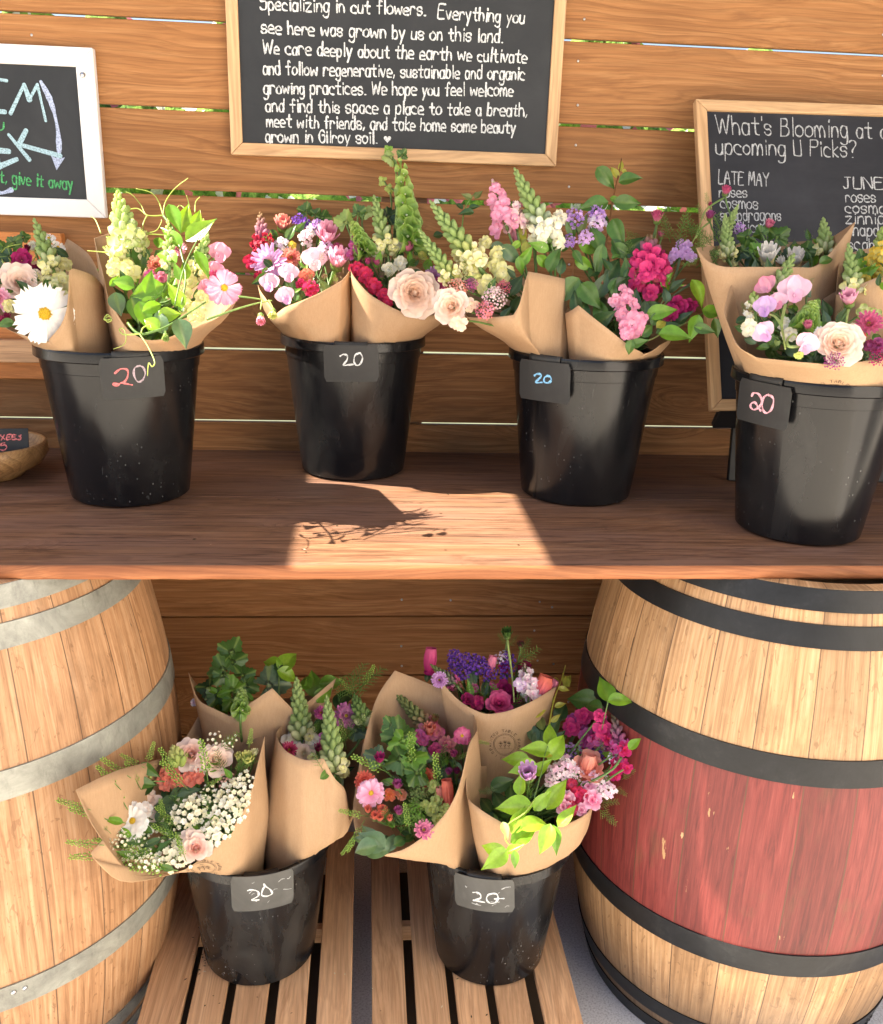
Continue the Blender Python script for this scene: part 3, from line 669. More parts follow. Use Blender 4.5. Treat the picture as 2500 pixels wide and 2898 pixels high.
# middle board
a = at(463.5, 200, yb); b_ = at(1134, 200, yb); bot = (at(470, 313, yb).z+at(1125, 337, yb).z)/2
TL = (at(465, 310, yb).x+.0015, yb, bot+.62); 
WB = at(1125, 337, yb).x-TL[0]; sl = (at(1125, 337, yb).z-at(470, 313, yb).z)/WB
b1, pl1, M1 = board('hanging_blackboard', TL, (1, 0, sl), (sl, 0, -1), WB, .62, .0245, .02, M_FRAME, M_SLATE, 'large light wood framed blackboard of small white handwriting, hung mid wall')
rr = random.Random(11); mb = MB()
for k, (tx, p0, p1) in enumerate((('A family flower farm', (545, -24), (800, -16)),
    ('Specializing in cut flowers.', (527, 19), (860, 31)), ('Everything you', (886, 37), (1060, 47)), ('see here was grown by us on this land.', (529, 67), (1016, 86)),
    ('We care deeply about the earth we cultivate', (532, 108), (1065, 127)), ('and follow regenerative, sustainable and organic', (533, 150), (1061, 161)),
    ('growing practices. We hope you feel welcome', (534, 189), (1037, 194)), ('and find this space a place to take a breath,', (538, 225), (1066, 235)),
    ('meet with friends, and take home some beauty', (540, 256), (1042, 269)), ('grown in Gilroy soil.', (538, 287), (762, 290)))):
    if k == 0: continue
    mb = MB(); write_line(mb, pl1, tx, p0, p1, .0030, rr, k, tall=.0036, jit=.18); mb.build('chalk_line', CH_WHITE, b1, smooth=False)
mb = MB(); c0 = pl1.hit(784, 281)+pl1.n*.0013; pts = []
ctr = mb.vert(c0)
for i in range(24):
    q = 2*PI*i/24; pts.append(mb.vert(c0+Vector((16*math.sin(q)**3, 0, 13*math.cos(q)-5*math.cos(2*q)-2*math.cos(3*q)-math.cos(4*q)))*.00048))
for i in range(24): mb.face(ctr, pts[i], pts[(i+1) % 24])
mb.build('chalk_heart', CH_WHITE, b1, smooth=False)
# left white board
TLx = at(187, 96, yb); BRx = at(211, 441, yb)
Wl = .86; Hl = TLx.z-BRx.z
b2, pl2, M2 = board('hanging_blackboard', (TLx.x-Wl, yb, at(187, 96, yb).z+.0), (1, 0, 0), (0, 0, -1), Wl, Hl, .036, .021, M_WHITEP, M_SLATE, 'white framed blackboard with big pale blue capitals and an arrow, cut off at left')
rr = random.Random(5); mb = MB()
E_ = [[(18, 229), (-18, 222), (-30, 157), (14, 163)], [(-24, 190), (10, 195)], [(22, 227), (46, 170), (61, 200), (76, 170), (93, 243)], [(91, 243), (77, 172)],
      [(-8, 330), (8, 322), (-22, 268)], [(8, 322), (34, 309)], [(16, 272), (60, 323)], [(52, 263), (38, 291), (122, 315)], [(-20, 300), (16, 291)], [(-10, 336), (34, 309)]]
E_ = [[(14, 163), (-32, 156), (-22, 224), (10, 226)], [(-28, 190), (8, 222)], [(22, 229), (49, 171), (60, 201), (76, 171), (93, 244)],
      [(-18, 268), (-2, 337), (34, 322)], [(-2, 304), (18, 306)], [(18, 272), (60, 323)], [(53, 264), (39, 292), (122, 315)]]
strokes_px(mb, pl2, E_[:1]+E_[2:], .0078, False, rr)
mb.build('chalk_capitals', CH_BLUE, b2, smooth=False)
mb = MB(); strokes_px(mb, pl2, [[(83, 165), (103, 205), (116, 255), (120, 300), (118, 318)]], .0085, True, rr)
q = [pl2.hit(x, y)+pl2.n*.0014 for x, y in ((104, 315), (119, 322), (132, 318), (115, 344))]
for p in q: mb.vert(p)
n0 = len(mb.v)-4; mb.face(n0, n0+1, n0+3); mb.face(n0+1, n0+2, n0+3)
mb.build('chalk_arrow', CH_PERI, b2, smooth=False)
mb = MB(); strokes_px(mb, pl2, [[(-12, 385), (4, 390), (23, 384)]], .0085, True, rr); mb.build('chalk_underline', CH_PERI, b2, smooth=False)
mb = MB(); write_line(mb, pl2, "don't need it, give it away", (-118, 358), (147, 383), .0028, rr, 0, tall=.0036, jit=.15); mb.build('chalk_line', CH_GREEN, b2, smooth=False); mb = MB()
strokes_px(mb, pl2, [[(-6, 258), (0, 263), (7, 260), (8, 248)]], .003, True, rr)
mb.build('chalk_scribble', CH_GREEN, b2, smooth=False)
mb = MB(); P = at(167, 151, yb-.003); mb.blob(Matrix.Translation(P), .0058, .004, .0058, (1, 1, 1), nu=6, nv=4); mb.build('screw', M_STEEL, b2, smooth=False)
# right board on an easel
T0 = at(1408, 199, -.075); B0 = at(1440, 830, -.335)
vv = (B0-T0); Hh = vv.length; vv.normalize()
best = None
for k in range(-60, 61):
    ps = k*.005; uu = Vector((math.cos(ps), math.sin(ps), 0)); uu = (uu-vv*uu.dot(vv)).normalized()
    P = T0+uu*.62; d = P-CAM; z = d.dot(FW); x = (1250+F*d.dot(RT)/z)*.7148; y = (1449-F*d.dot(UP)/z)*.7148
    e = abs(y-(199+(x-1408)*.033))
    if best is None or e < best[0]: best = (e, uu)
uu = best[1]
b3, pl3, M3 = board('easel_blackboard', T0, uu, vv, .62, Hh, .0235, .018, M_FRAME, M_SLATE2, 'leaning wood framed blackboard listing blooms, behind the right bucket')
rr = random.Random(21); mb = MB()
for k, (tx, p0, p1, tl, wd) in enumerate((("What's Blooming at our", (1449, 271), (1832, 282), .0055, .0027), ('upcoming U Picks?', (1449, 312), (1731, 318), .0050, .0027), ('LATE MAY', (1454, 371), (1556, 378),   .0036, .0026),
    ('roses', (1455, 399), (1511, 399), .0024, .0024), ('cosmos', (1458, 421), (1533, 423), .0026, .0024), ('snapdragons', (1458, 446), (1580, 446), .0026, .0024), ('statice', (1460, 470), (1540, 470), .0026, .0024),
    ('JUNE', (1706, 381), (1786, 383), .0026, .0026), ('roses', (1711, 409), (1771, 409), .0026, .0026), ('cosmos', (1711, 431), (1808, 433), .0027, .0026), ('zinnias', (1711, 452), (1806, 454), .0027, .0026),
    ('snapdragons', (1713, 476), (1858, 479), .0027, .0026), ('scabiosa', (1715, 505), (1820, 507), .0027, .0026), ('statice', (1717, 530), (1800, 532), .0027, .0026))):
    mb = MB(); write_line(mb, pl3, tx, p0, p1, wd, rr, k, tall=tl*(1.06 if tl > .004 else 1.42 if tl < .0028 else 1.15), jit=.16); mb.build('chalk_line', CH_GREY, b3, smooth=False)
# black easel that carries it
es = thing('table_easel', (B0.x+.10, -.30, ZT), 'black wooden easel foot beside the right bucket, under the leaning blackboard', 'easel')
n3 = pl3.n
def beam(name, A, B, wx, wy, parent):
    d = (B-A); M = frame_m(A, d, (1, 0, 0)); mb = MB(); mb.box((-wx/2, -wy/2, 0), (wx/2, wy/2, d.length), M=M); o = mb.build(name, M_BLACKP, parent, smooth=False); bevel(o, .0012, 1); return o
lx0 = atz(1479, 972, ZT)
fy = lx0.y
for sx in (0, .34):
    beam('front_leg', Vector((lx0.x+.004+sx, fy, ZT)), Vector((lx0.x+.03+sx*.9, -.10, ZT+.62)), .024, .012, es)
beam('rear_leg', Vector((lx0.x+.19, -.03, ZT)), Vector((lx0.x+.19, -.085, ZT+.60)), .02, .012, es)
LP = T0+vv*Hh+n3*.0; beam('ledge', LP+uu*.02-n3*.03+vv*.008, LP+uu*.52-n3*.03+vv*.008, .014, .05, es)

# ------------------------------------------------------------------ hung wooden panel, bowl and its card
P0 = at(123, 472, -.03); P1 = at(118, 768, -.03)
pn = thing('wooden_plaque', (P0.x-.2, -.002, P1.z), 'orange-brown wooden plaque with a pale batten, hung behind the left bouquets', 'plaque')
mb = MB(); mb.box((P0.x-.42, -.030, P1.z), (P0.x, -.003, P0.z), c=(.55, .6, 0)); bevel(mb.build('panel_board', M_PANEL, pn, smooth=False), .002, 1)
Q0 = at(112, 690, -.055); Q1 = at(112, 735, -.055)
mb = MB(); mb.box((P0.x-.42, -.055, Q1.z), (Q0.x, -.0305, Q0.z), c=(.15, .75, 0)); bevel(mb.build('batten', M_CRATE, pn, smooth=False), .002, 1)
bc = atz(-14, 962, ZT); bc.z = 0
bw = thing('wooden_bowl', (bc.x, bc.y, ZT), 'round olive-wood bowl holding a small black card, at the left end of the table', 'bowl')
mb = MB(); pr = [(.001, 0), (.055, 0), (.060, .004), (.064, .010), (.094, .026), (.109, .048), (.108, .066), (.104, .0715), (.099, .068), (.099, .05), (.084, .03), (.05, .016), (.001, .014)]
mb.revolve(pr, 72, Vector((bc.x, bc.y, ZT)), 1); mb.build('bowl_body', M_BOWL, bw)
cA = at(57, 866, bc.y-.035); cB = at(59, 916, bc.y-.045)
cn = Vector((.12, -1, .28)).normalized(); cu = Vector((0, 0, 1)).cross(-cn); cu = Vector((1, .12, 0)); cu = (cu-cn*cu.dot(cn)).normalized(); cv = cn.cross(cu).normalized()
if cv.z > 0: cv = -cv
cdl = thing('message_card', cB, 'small black card with pink capitals propped in the wooden bowl', 'card')
Mc = Matrix(((cu.x, cv.x, cn.x, cA.x), (cu.y, cv.y, cn.y, cA.y), (cu.z, cv.z, cn.z, cA.z), (0, 0, 0, 1)))
hh = (cB-cA).length*1.18
mb = MB(); mb.box((-.105, 0, -.002), (0, hh, 0), M=Mc); bevel(mb.build('card_panel', M_CARD, cdl, smooth=False), .0008, 1)
plc = Plane(cA, cn); mb = MB()
strokes_px(mb, plc, [[(2, 879), (-4, 890)], [(9, 880), (3, 890)], [(3, 882), (10, 889)], [(22, 879), (15, 880), (14, 889), (22, 888)], [(15, 884), (20, 884)],
    [(33, 880), (26, 880), (25, 889), (33, 888)], [(26, 884), (31, 884)], [(43, 880), (39, 882), (43, 885), (41, 889), (36, 889)],
    [(10, 896), (4, 897), (2, 902), (10, 900), (14, 905), (8, 911), (0, 909)], [(-14, 880), (-20, 885), (-14, 890), (-9, 885), (-14, 880)]], .0024, True, rr)
mb.build('chalk_writing', CH_PINK, cdl, smooth=False)

# ------------------------------------------------------------------ price cards clipped to the bucket rims
def crop(x0, y0, x1, zw):
    s_ = (x1-x0)/zw*.7148; return lambda zx, zy: (x0*.7148+zx*s_, y0*.7148+zy*s_)
KB = [crop(60, 900, 620, 1787), crop(760, 900, 1240, 1787), crop(1400, 960, 1920, 1787), crop(2000, 1000, 2500, 1727), crop(500, 2300, 1000, 1787), crop(1150, 2300, 1700, 1787)]
S20 = [([[(848, 497), (895, 460), (950, 462), (965, 500), (945, 560), (890, 590), (840, 592), (832, 605), (870, 608), (905, 582), (940, 590), (1003, 603)]], [[(1070, 430), (1025, 450), (1018, 510), (1050, 572), (1095, 560), (1120, 495), (1095, 440), (1048, 432)]]),
  ([[(757, 400), (790, 382), (830, 395), (828, 440), (790, 495), (840, 492), (893, 487)], [(965, 365), (915, 390), (902, 455), (930, 497), (970, 480), (992, 415), (965, 365)]], None),
  ([[(392, 352), (415, 336), (450, 340), (455, 362), (405, 418), (465, 418)], [(518, 355), (487, 375), (490, 415), (525, 422), (553, 400), (545, 366), (512, 352)]], None),
  ([[(445, 415), (465, 387), (515, 398), (540, 450), (530, 510), (470, 550), (435, 525), (440, 490), (480, 480), (510, 530), (532, 556)], [(610, 400), (565, 430), (548, 500), (565, 565), (600, 580), (640, 540), (658, 460), (640, 420), (590, 405)]], None),
  ([[(718, 795), (760, 782), (820, 795), (825, 840), (760, 885), (832, 880)], [(895, 735), (870, 780), (862, 832), (915, 842), (965, 820), (950, 780), (900, 742), (882, 718)]], None),
  ([[(615, 735), (655, 732), (685, 755), (680, 785), (615, 808), (660, 812), (723, 822)], [(805, 742), (755, 755), (740, 795), (770, 830), (820, 828), (845, 790), (830, 752), (785, 742)], [(815, 795), (860, 796), (895, 801)]], None)]
KC = [((700, 372), (1285, 340), (1308, 705), (735, 745)), ((582, 290), (1158, 285), (1163, 675), (585, 670)), ((236, 190), (730, 245), (720, 640), (236, 570)),
      ((312, 232), (820, 345), (782, 765), (287, 640)), ((540, 688), (1180, 590), (1196, 940), (570, 1028)), ((442, 575), (995, 655), (985, 940), (432, 875))]
CMAT = [(CH_PINK, CH_LILAC), (CH_WHITE,), (CH_SKY,), (CH_ROSE,), (CH_WHITE,), (CH_WHITE,)]
CLAB = ['black price card with a pink 2 and lilac 0, beside the wooden bowl', 'black price card with a thin white 20, on the bucket against the wall', 'black price card with a small sky blue 20', 'black price card with a rose pink looped 20, on the right table bucket',
        'smeared grey price card with a white 20, on the left floor bucket', 'smeared grey price card with a white struck 20, on the right floor bucket']
M_CARD2 = slate('smeared_price_card', (0.055, 0.055, 0.052), (0.17, 0.17, 0.165))
for i, (x, y, z) in enumerate(BK):
    k = KB[i]; c4 = [k(*p) for p in KC[i]]
    # azimuth of the rim point seen under the middle of the card's top edge
    mx, my = (c4[0][0]+c4[1][0])/2, (c4[0][1]+c4[1][1])/2
    best = None
    for q in range(-170, -9):
        a = math.radians(q); P = Vector((x+(RR+.003)*math.cos(a), y+(RR+.003)*math.sin(a), z+HBK)); d = P-CAM; zz = d.dot(FW); px = (1250+F*d.dot(RT)/zz)*.7148
        if best is None or abs(px-mx) < best[0]: best = (abs(px-mx), a, P)
    a, P = best[1], best[2]
    out = Vector((math.cos(a), math.sin(a), 0)); tan = Vector((-math.sin(a), math.cos(a), 0))
    n = (out*1.0+Vector((0, 0, .06 if i != 4 else .25))).normalized() if i < 4 else (out+Vector((0, 0, -.12))).normalized()
    n = (out+Vector((0, 0, -.05))).normalized() if i < 4 else (out+Vector((0, 0, -.10))).normalized()
    O = P+out*.0035+Vector((0, 0, -.006)); plk = Plane(O, n)
    C = [plk.hit(*p) for p in c4]
    t = thing('price_card', (C[2]+C[3])/2, CLAB[i], 'price card', 'price cards clipped on the buckets')
    mb = MB(); uu2 = ((C[1]-C[0])+(C[2]-C[3])).normalized(); vv2 = n.cross(uu2); 
    if vv2.z > 0: vv2 = -vv2
    ctr = sum(C, Vector())/4; W2 = ((C[1]-C[0]).length+(C[2]-C[3]).length)/4; H2 = ((C[3]-C[0]).length+(C[2]-C[1]).length)/4
    bend = .004 if i < 4 else .010
    def bendpt(sx, sy, dz): return ctr+uu2*(sx*W2)+vv2*(sy*H2)+n*(dz-bend*sx*sx*.8)
    fr_, bk_ = [], []
    rad = .07
    NX, NY = 12, 8
    def rc(s_, q):   # rounded outline
        return s_
    for lay, dz in ((fr_, 0.0), (bk_, -.0011)):
        for jy in range(NY+1):
            sy = -1+2*jy/NY; row = []
            inset = 0
            dyc = (abs(sy)-(1-rad*W2/H2))/(rad*W2/H2)
            if dyc > 0: inset = rad*(1-math.sqrt(max(0, 1-dyc*dyc)))
            for ix in range(NX+1):
                sx = (-1+2*ix/NX)*(1-inset); row.append(mb.vert(bendpt(sx, sy, dz)))
            lay.append(row)
    mb.grid(fr_); mb.grid([r_[::-1] for r_ in bk_])
    rim_f = fr_[0]+[r_[-1] for r_ in fr_[1:]]+fr_[-1][-2::-1]+[r_[0] for r_ in fr_[-2:0:-1]]
    rim_b = bk_[0]+[r_[-1] for r_ in bk_[1:]]+bk_[-1][-2::-1]+[r_[0] for r_ in bk_[-2:0:-1]]
    mb.grid([rim_b, rim_f], True)
    mb.build('card_panel', M_CARD if i < 4 else M_CARD2, t, auto=.6)
    # clip that folds over the rim
    mb = MB(); rows = []
    top = ctr-vv2*H2
    for s_ in [-1+.25*j for j in range(9)]:
        aa = a+s_*.215; o2 = Vector((math.cos(aa), math.sin(aa), 0)); B_ = Vector((x, y, z))
        tp = [B_+o2*(RR+.0045)+Vector((0, 0, HBK-.012)), B_+o2*(RR+.004)+Vector((0, 0, HBK+.001)), B_+o2*(RR-.001)+Vector((0, 0, HBK+.0035)), B_+o2*(.137)+Vector((0, 0, HBK+.0015)), B_+o2*(.1345)+Vector((0, 0, HBK-.022))]
        rows.append([mb.vert(p) for p in tp])
    mb.grid(rows); o = mb.build('clip', M_CARD if i < 4 else M_BLACKP, t); so = o.modifiers.new('thick', 'SOLIDIFY'); so.thickness = .0016; so.offset = 1
    groups = [S20[i][0]]+([S20[i][1]] if S20[i][1] else [])
    for gi, g in enumerate(groups):
        mb = MB()
        for si, s_ in enumerate(g):
            pts = catmull([plk.hit(*k(*p)) for p in s_], 6)
            pts = [p+n*(.0009-bend*.8*((p-ctr).dot(uu2)/W2)**2) for p in pts]
            ribbon(mb, pts, n, .0034 if i in (2, 3) else .0028, si, rr)
        mb.build('chalk_price', CMAT[i][gi], t, smooth=False)
    if i > 3:
        mb = MB(); r3 = random.Random(i)
        for q in range(9):
            s0 = (r3.uniform(-.7, .8), r3.uniform(-.8, .7)); a3 = r3.uniform(-.6, .3); L3 = r3.uniform(.05, .3)
            pts = [bendpt(s0[0]+L3*f*math.cos(a3), s0[1]+L3*f*math.sin(a3)*1.3+.04*math.sin(5*f+q), .0007) for f in (0, .5, 1)]
            ribbon(mb, pts, n, r3.uniform(.0006, .0016), q, r3)
        mb.build('chalk_smear', CH_GREY, t, smooth=False)

# ------------------------------------------------------------------ plant parts
C_ = dict(white=(.90, .89, .86), cream=(.88, .84, .58), lemon=(.72, .70, .26), ygreen=(.42, .54, .13), bud=(.24, .36, .10), budlt=(.36, .48, .17), leaf=(.065, .15, .03), leafd=(.03, .075, .028), leafb=(.15, .33, .03),
    leafg=(.10, .17, .10), lime=(.26, .46, .035), olive=(.16, .19, .06), blush=(.93, .76, .66), peach=(.93, .71, .54), pink=(.84, .30, .44), hot=(.72, .06, .22), magenta=(.50, .02, .17), red=(.55, .02, .05), burg=(.20, .012, .05),
    lilac=(.64, .40, .72), lpink=(.90, .55, .70), purple=(.17, .06, .40), coral=(.78, .20, .13), salmon=(.78, .34, .26), yellow=(.78, .52, .03), orange=(.75, .22, .03), brown=(.22, .10, .04), stem=(.16, .27, .08), yleaf=(.42, .40, .06), dpink=(.60, .10, .24), mauve=(.42, .10, .30))
PHI = 2.399963
def petal(mb, M, L, W, shape='spat', curl=0., cup=0., c0=(1, 1, 1), c1=None, nu=6, nv=4, notch=0., ruffle=0., rr=random, edge=None):
    c1 = c1 or c0; rows = []; x = z = 0.; da = curl/nu; ph = rr.uniform(0, 9)
    for i in range(nu+1):
        t = i/nu
        if i: x += L/nu*math.cos(da*(i-.5)); z += L/nu*math.sin(da*(i-.5))
        if shape == 'spat': wd = (.22+.78*math.sin(PI*min(1, t*1.02)**1.25*.62)) if t < .8 else (.22+.78*math.sin(PI*.8**1.25*.62))*math.sqrt(max(0, 1-((t-.8)/.2)**2*.75))
        elif shape == 'leaf': wd = max(.012, math.sin(PI*t**.66))**1.18*(1-.25*t**3)*1.08
        elif shape == 'round': wd = .3+.7*math.sqrt(max(0, 1-(t*1.75-.95)**2)) if t < .999 else .55
        elif shape == 'strap': wd = .45+.55*math.sin(PI*min(t*.9+.08, 1))
        else: wd = max(.03, math.sin(PI*t**.9))
        row = []
        for j in range(nv+1):
            s_ = -1+2*j/nv; y = s_*wd*W/2; a = da*i
            zz = cup*wd*W*.5*(abs(s_)*1.25 if shape == 'leaf' else s_*s_); xx = 0.
            if notch and t > .8: xx = -notch*L*(.5+.5*math.cos(s_*PI*2.5+ph))*(t-.8)/.2
            if ruffle: zz += ruffle*L*t*math.sin(s_*4+ph+t*3)*.5
            c = mix3(c0, c1, t)
            if edge and abs(s_) > .9: c = mix3(c, edge, .5)
            row.append(mb.vert(M @ Vector((x+xx-zz*math.sin(a), y, z+zz*math.cos(a))), c))
        rows.append(row)
    mb.grid(rows)
def RZ(a): return Matrix.Rotation(a, 4, 'Z')
def RY(a): return Matrix.Rotation(a, 4, 'Y')
def RX(a): return Matrix.Rotation(a, 4, 'X')
def daisy(M, r, col, col2, rr, n=9, open_=.15, ctr='yellow', pw=.62, notch=.13, layers=1):
    a = MB()
    for l in range(layers):
        for k in range(n):
            q = 2*PI*(k+.5*l)/n+rr.uniform(-.13, .13); o = open_+.35*l+rr.uniform(-.13, .13)
            petal(a, M @ RZ(q) @ Matrix.Translation((r*.10, 0, .0012*l)) @ RY(-o), r*.92*(1-.14*l)*rr.uniform(.9, 1.05), r*pw*rr.uniform(.9, 1.1), 'spat', rr.uniform(-.35, .1), .25, col, col2, 6, 5, notch, .03, rr)
    b = MB(); cy = C_[ctr]
    b.blob(M @ Matrix.Translation((0, 0, .001)), r*.19, r*.19, r*.11, cy, cy, 9, 6)
    for k in range(38):
        q = PHI*k; d = r*.20*math.sqrt(k/38)
        b.blob(M @ Matrix.Translation((d*math.cos(q), d*math.sin(q), r*.10*(1.1-.5*k/38))), r*.026, r*.026, r*.05, mix3(cy, C_['brown'], .75 if (k > 24 and k % 2) else .1), mix3(cy, C_['lemon'], .2), 4, 3)
    return a, b
def mum(M, r, col, col2, rr, n=22, layers=3, open_=.25):
    a = MB()
    for l in range(layers):
        for k in range(n-5*l):
            q = 2*PI*k/(n-5*l)+rr.uniform(-.1, .1)
            petal(a, M @ RZ(q) @ Matrix.Translation((r*.1, 0, .001*l)) @ RY(-(open_+.42*l+rr.uniform(-.1, .1))), r*.92*(1-.2*l)*rr.uniform(.88, 1.06), r*.26, 'strap', .25, .5, col, col2, 4, 2, 0, 0, rr)
    b = MB(); b.blob(M @ Matrix.Translation((0, 0, .002)), r*.2, r*.2, r*.14, C_['yellow'], mix3(C_['yellow'], C_['olive'], .4), 8, 5)
    return a, b
def budcup(M, r, col, col2, rr, green='bud'):
    """half-open bud: green calyx with a tuft of petals along +z"""
    a = MB()
    for l in range(2):
        for k in range(11):
            petal(a, M @ RZ(2*PI*k/11+.3*l) @ Matrix.Translation((r*.30, 0, 0)) @ RY(-(1.05+.25*l+rr.uniform(-.12, .12))), r*1.15, r*.40, 'strap', .35, .5, col, col2, 4, 2, 0, 0, rr)
    b = MB(); g = C_[green]; b.blob(M @ Matrix.Translation((0, 0, -r*.12)), r*.46, r*.46, r*.42, mix3(g, C_['leaf'], .4), g, 8, 5)
    for k in range(9): petal(b, M @ RZ(2*PI*k/9) @ Matrix.Translation((r*.34, 0, -r*.25)) @ RY(-1.25), r*.75, r*.22, 'leaf', .1, .3, g, mix3(g, C_['burg'], .25), 4, 2)
    return a, b
def rose(M, r, c_in, c_out, rr, n=34, open_=1.0):
    a = MB()
    for k in range(n):
        t = k/(n-1); q = PHI*k+rr.uniform(-.2, .2); tilt = 1.36-1.12*open_*t**1.15; rad = r*(.05+.34*t)
        L = r*(.34+.58*t); W = r*(.46+.72*t)
        petal(a, M @ RZ(q) @ Matrix.Translation((rad, 0, -r*.10*t)) @ RY(-tilt), L, W, 'round', .30-.95*t, .42*(1-.35*t), mix3(c_in, c_out, t*.8), mix3(c_in, c_out, min(1, t+.25)), 6, 6, 0, .045+.05*t, rr)
    a.blob(M @ Matrix.Translation((0, 0, r*.16)), r*.16, r*.16, r*.14, c_in, mix3(c_in, c_out, .3), 8, 5)
    return a
def ruffled(a, M, r, c0, c1, rr, n=5, open_=.3):
    for k in range(n):
        petal(a, M @ RZ(2*PI*k/n+rr.uniform(-.2, .2)) @ Matrix.Translation((r*.06, 0, 0)) @ RY(-(open_+rr.uniform(-.2, .25))), r*rr.uniform(.85, 1.05), r*.95, 'round', rr.uniform(-.7, .3), .25, c0, c1, 4, 5, .07, .26, rr)
def spike(base, tip, wd, cb0, cb1, cf0, cf1, frac, rr, toC, rows_=11, bloom=1.0):
    """snapdragon: scaly green buds above, lipped blossoms below"""
    base, tip = Vector(base), Vector(tip); ax = (tip-base).normalized(); L = (tip-base).length
    a = MB(); s_ = MB(); bend = toC*0.03*L
    s_.tube([base+(tip-base)*t+bend*math.sin(PI*t) for t in (0, .25, .5, .75, .97)], wd*.10, wd*.05, 6, C_['stem'], C_['bud'])
    n = rows_*5
    for k in range(n):
        t = (k+.5)/n; q = PHI*k; P = base+(tip-base)*t+bend*math.sin(PI*t)
        side = ax.orthogonal().normalized(); side = (Matrix.Rotation(q, 3, ax) @ side)
        if t < frac:
            if rr.random() < .22: continue
            d = (side*1.0+ax*.35+toC*.25).normalized(); bs = wd*.42*bloom*(1.05-.35*t/max(frac, .01))
            Pm = P+side*wd*.14; M = frame_m(Pm, d, ax)
            a.blob(M @ Matrix.Translation((0, 0, bs*.42)), bs*.34, bs*.38, bs*.55, mix3(cf0, C_['ygreen'], .25), cf0, 7, 5)
            M2 = M @ Matrix.Translation((0, 0, bs*.80))
            for j, (an, op, sz) in enumerate(((-.45, 1.15, .80), (.45, 1.15, .80), (PI-.75, .1, .72), (PI, -.15, .70), (PI+.75, .1, .72))):
                petal(a, M2 @ RZ(an) @ Matrix.Translation((bs*.10, 0, 0)) @ RY(-op+rr.uniform(-.2, .2)), bs*sz, bs*.72, 'round', rr.uniform(-.8, -.1), .25, cf0, cf1, 4, 4, .04, .14, rr)
            a.blob(M2 @ Matrix.Translation((-bs*.18, 0, bs*.02)), bs*.26, bs*.32, bs*.20, cf0, cf1, 6, 4)
        else:
            u = (t-frac)/(1-frac); bs = wd*(.30*(1-u)**.55+.085)
            d = (side*(1-.45*u)+ax*(.62+.7*u)).normalized(); M = frame_m(P+side*wd*.27*(1-u)**.7, d, ax)
            cc = mix3(cb0, cb1, min(1, u*1.1)); c2 = mix3(mix3(cc, cf0, max(0, .75-2.6*u)), (.5, .6, .25), .15)
            a.blob(M, bs*.46, bs*.40, bs*.82, cc, c2, 6, 5)
            if k % 2 == 0: petal(a, M @ Matrix.Translation((0, 0, -bs*.7)) @ RY(-.9), bs*1.0, bs*.5, 'leaf', .3, .3, C_['leaf'], cc, 3, 2)
    a.blob(frame_m(tip, ax), wd*.06, wd*.06, wd*.12, cb1, cb1, 5, 4)
    return a, s_
def bells(base, tip, wd, rr, toC):
    base, tip = Vector(base), Vector(tip); ax = (tip-base).normalized(); a = MB(); s_ = MB()
    s_.tube([base, (base+tip)/2, tip], wd*.05, wd*.03, 6, C_['stem'], C_['ygreen'])
    n = 34
    for k in range(n):
        t = k/n; q = PHI*k; side = Matrix.Rotation(q, 3, ax) @ ax.orthogonal().normalized(); sz = wd*(.46*(1-t)**.8+.10)
        P = base+(tip-base)*t+side*wd*.08; M = frame_m(P, (side+ax*.35+toC*.35), ax); rows = []
        cg = mix3((.17, .34, .05), (.33, .48, .10), t); ce = mix3(cg, (.5, .66, .25), .6)
        for j in range(5):
            h = j/4; rr_ = sz*(.10+.52*h**.75); zz = sz*.62*h
            rows.append([a.vert(M @ Vector((rr_*math.cos(x), rr_*math.sin(x)*(.92+.1*math.sin(3*x)), zz+sz*.05*math.sin(5*x)*h)), mix3(cg, ce, h*h)) for x in [2*PI*i/10 for i in range(10)]])
        a.grid(rows, True); a.blob(M @ Matrix.Translation((0, 0, sz*.2)), sz*.09, sz*.09, sz*.09, (.7, .75, .6), (.8, .8, .75), 5, 4)
    return a, s_
def sweetpea(M, r, c0, c1, rr):
    a = MB()
    for sgn in (-1, 1):
        petal(a, M @ RZ(.55*sgn) @ RY(-.35), r*1.0, r*1.25, 'round', -.35, .30, mix3(c0, C_['white'], .35), c0, 7, 6, .02, .10, rr)
        petal(a, M @ Matrix.Translation((r*.05, 0, r*.12)) @ RZ(PI+.72*sgn) @ RY(-.55) @ RX(.35*sgn), r*.74, r*.82, 'round', .4, .35, mix3(c1, c0, .35), mix3(c1, c0, .4), 5, 5, 0, .08, rr)
    a.blob(M @ Matrix.Translation((-r*.08, 0, r*.22)), r*.12, r*.08, r*.13, c0, mix3(c1, C_['white'], .3), 6, 5)
    g = C_['budlt']
    for k in range(4): petal(a, M @ RZ(PI/2*k+.6) @ Matrix.Translation((0, 0, -r*.1)) @ RY(-.2), r*.3, r*.14, 'leaf', .3, .3, C_['bud'], g, 3, 2)
    return a
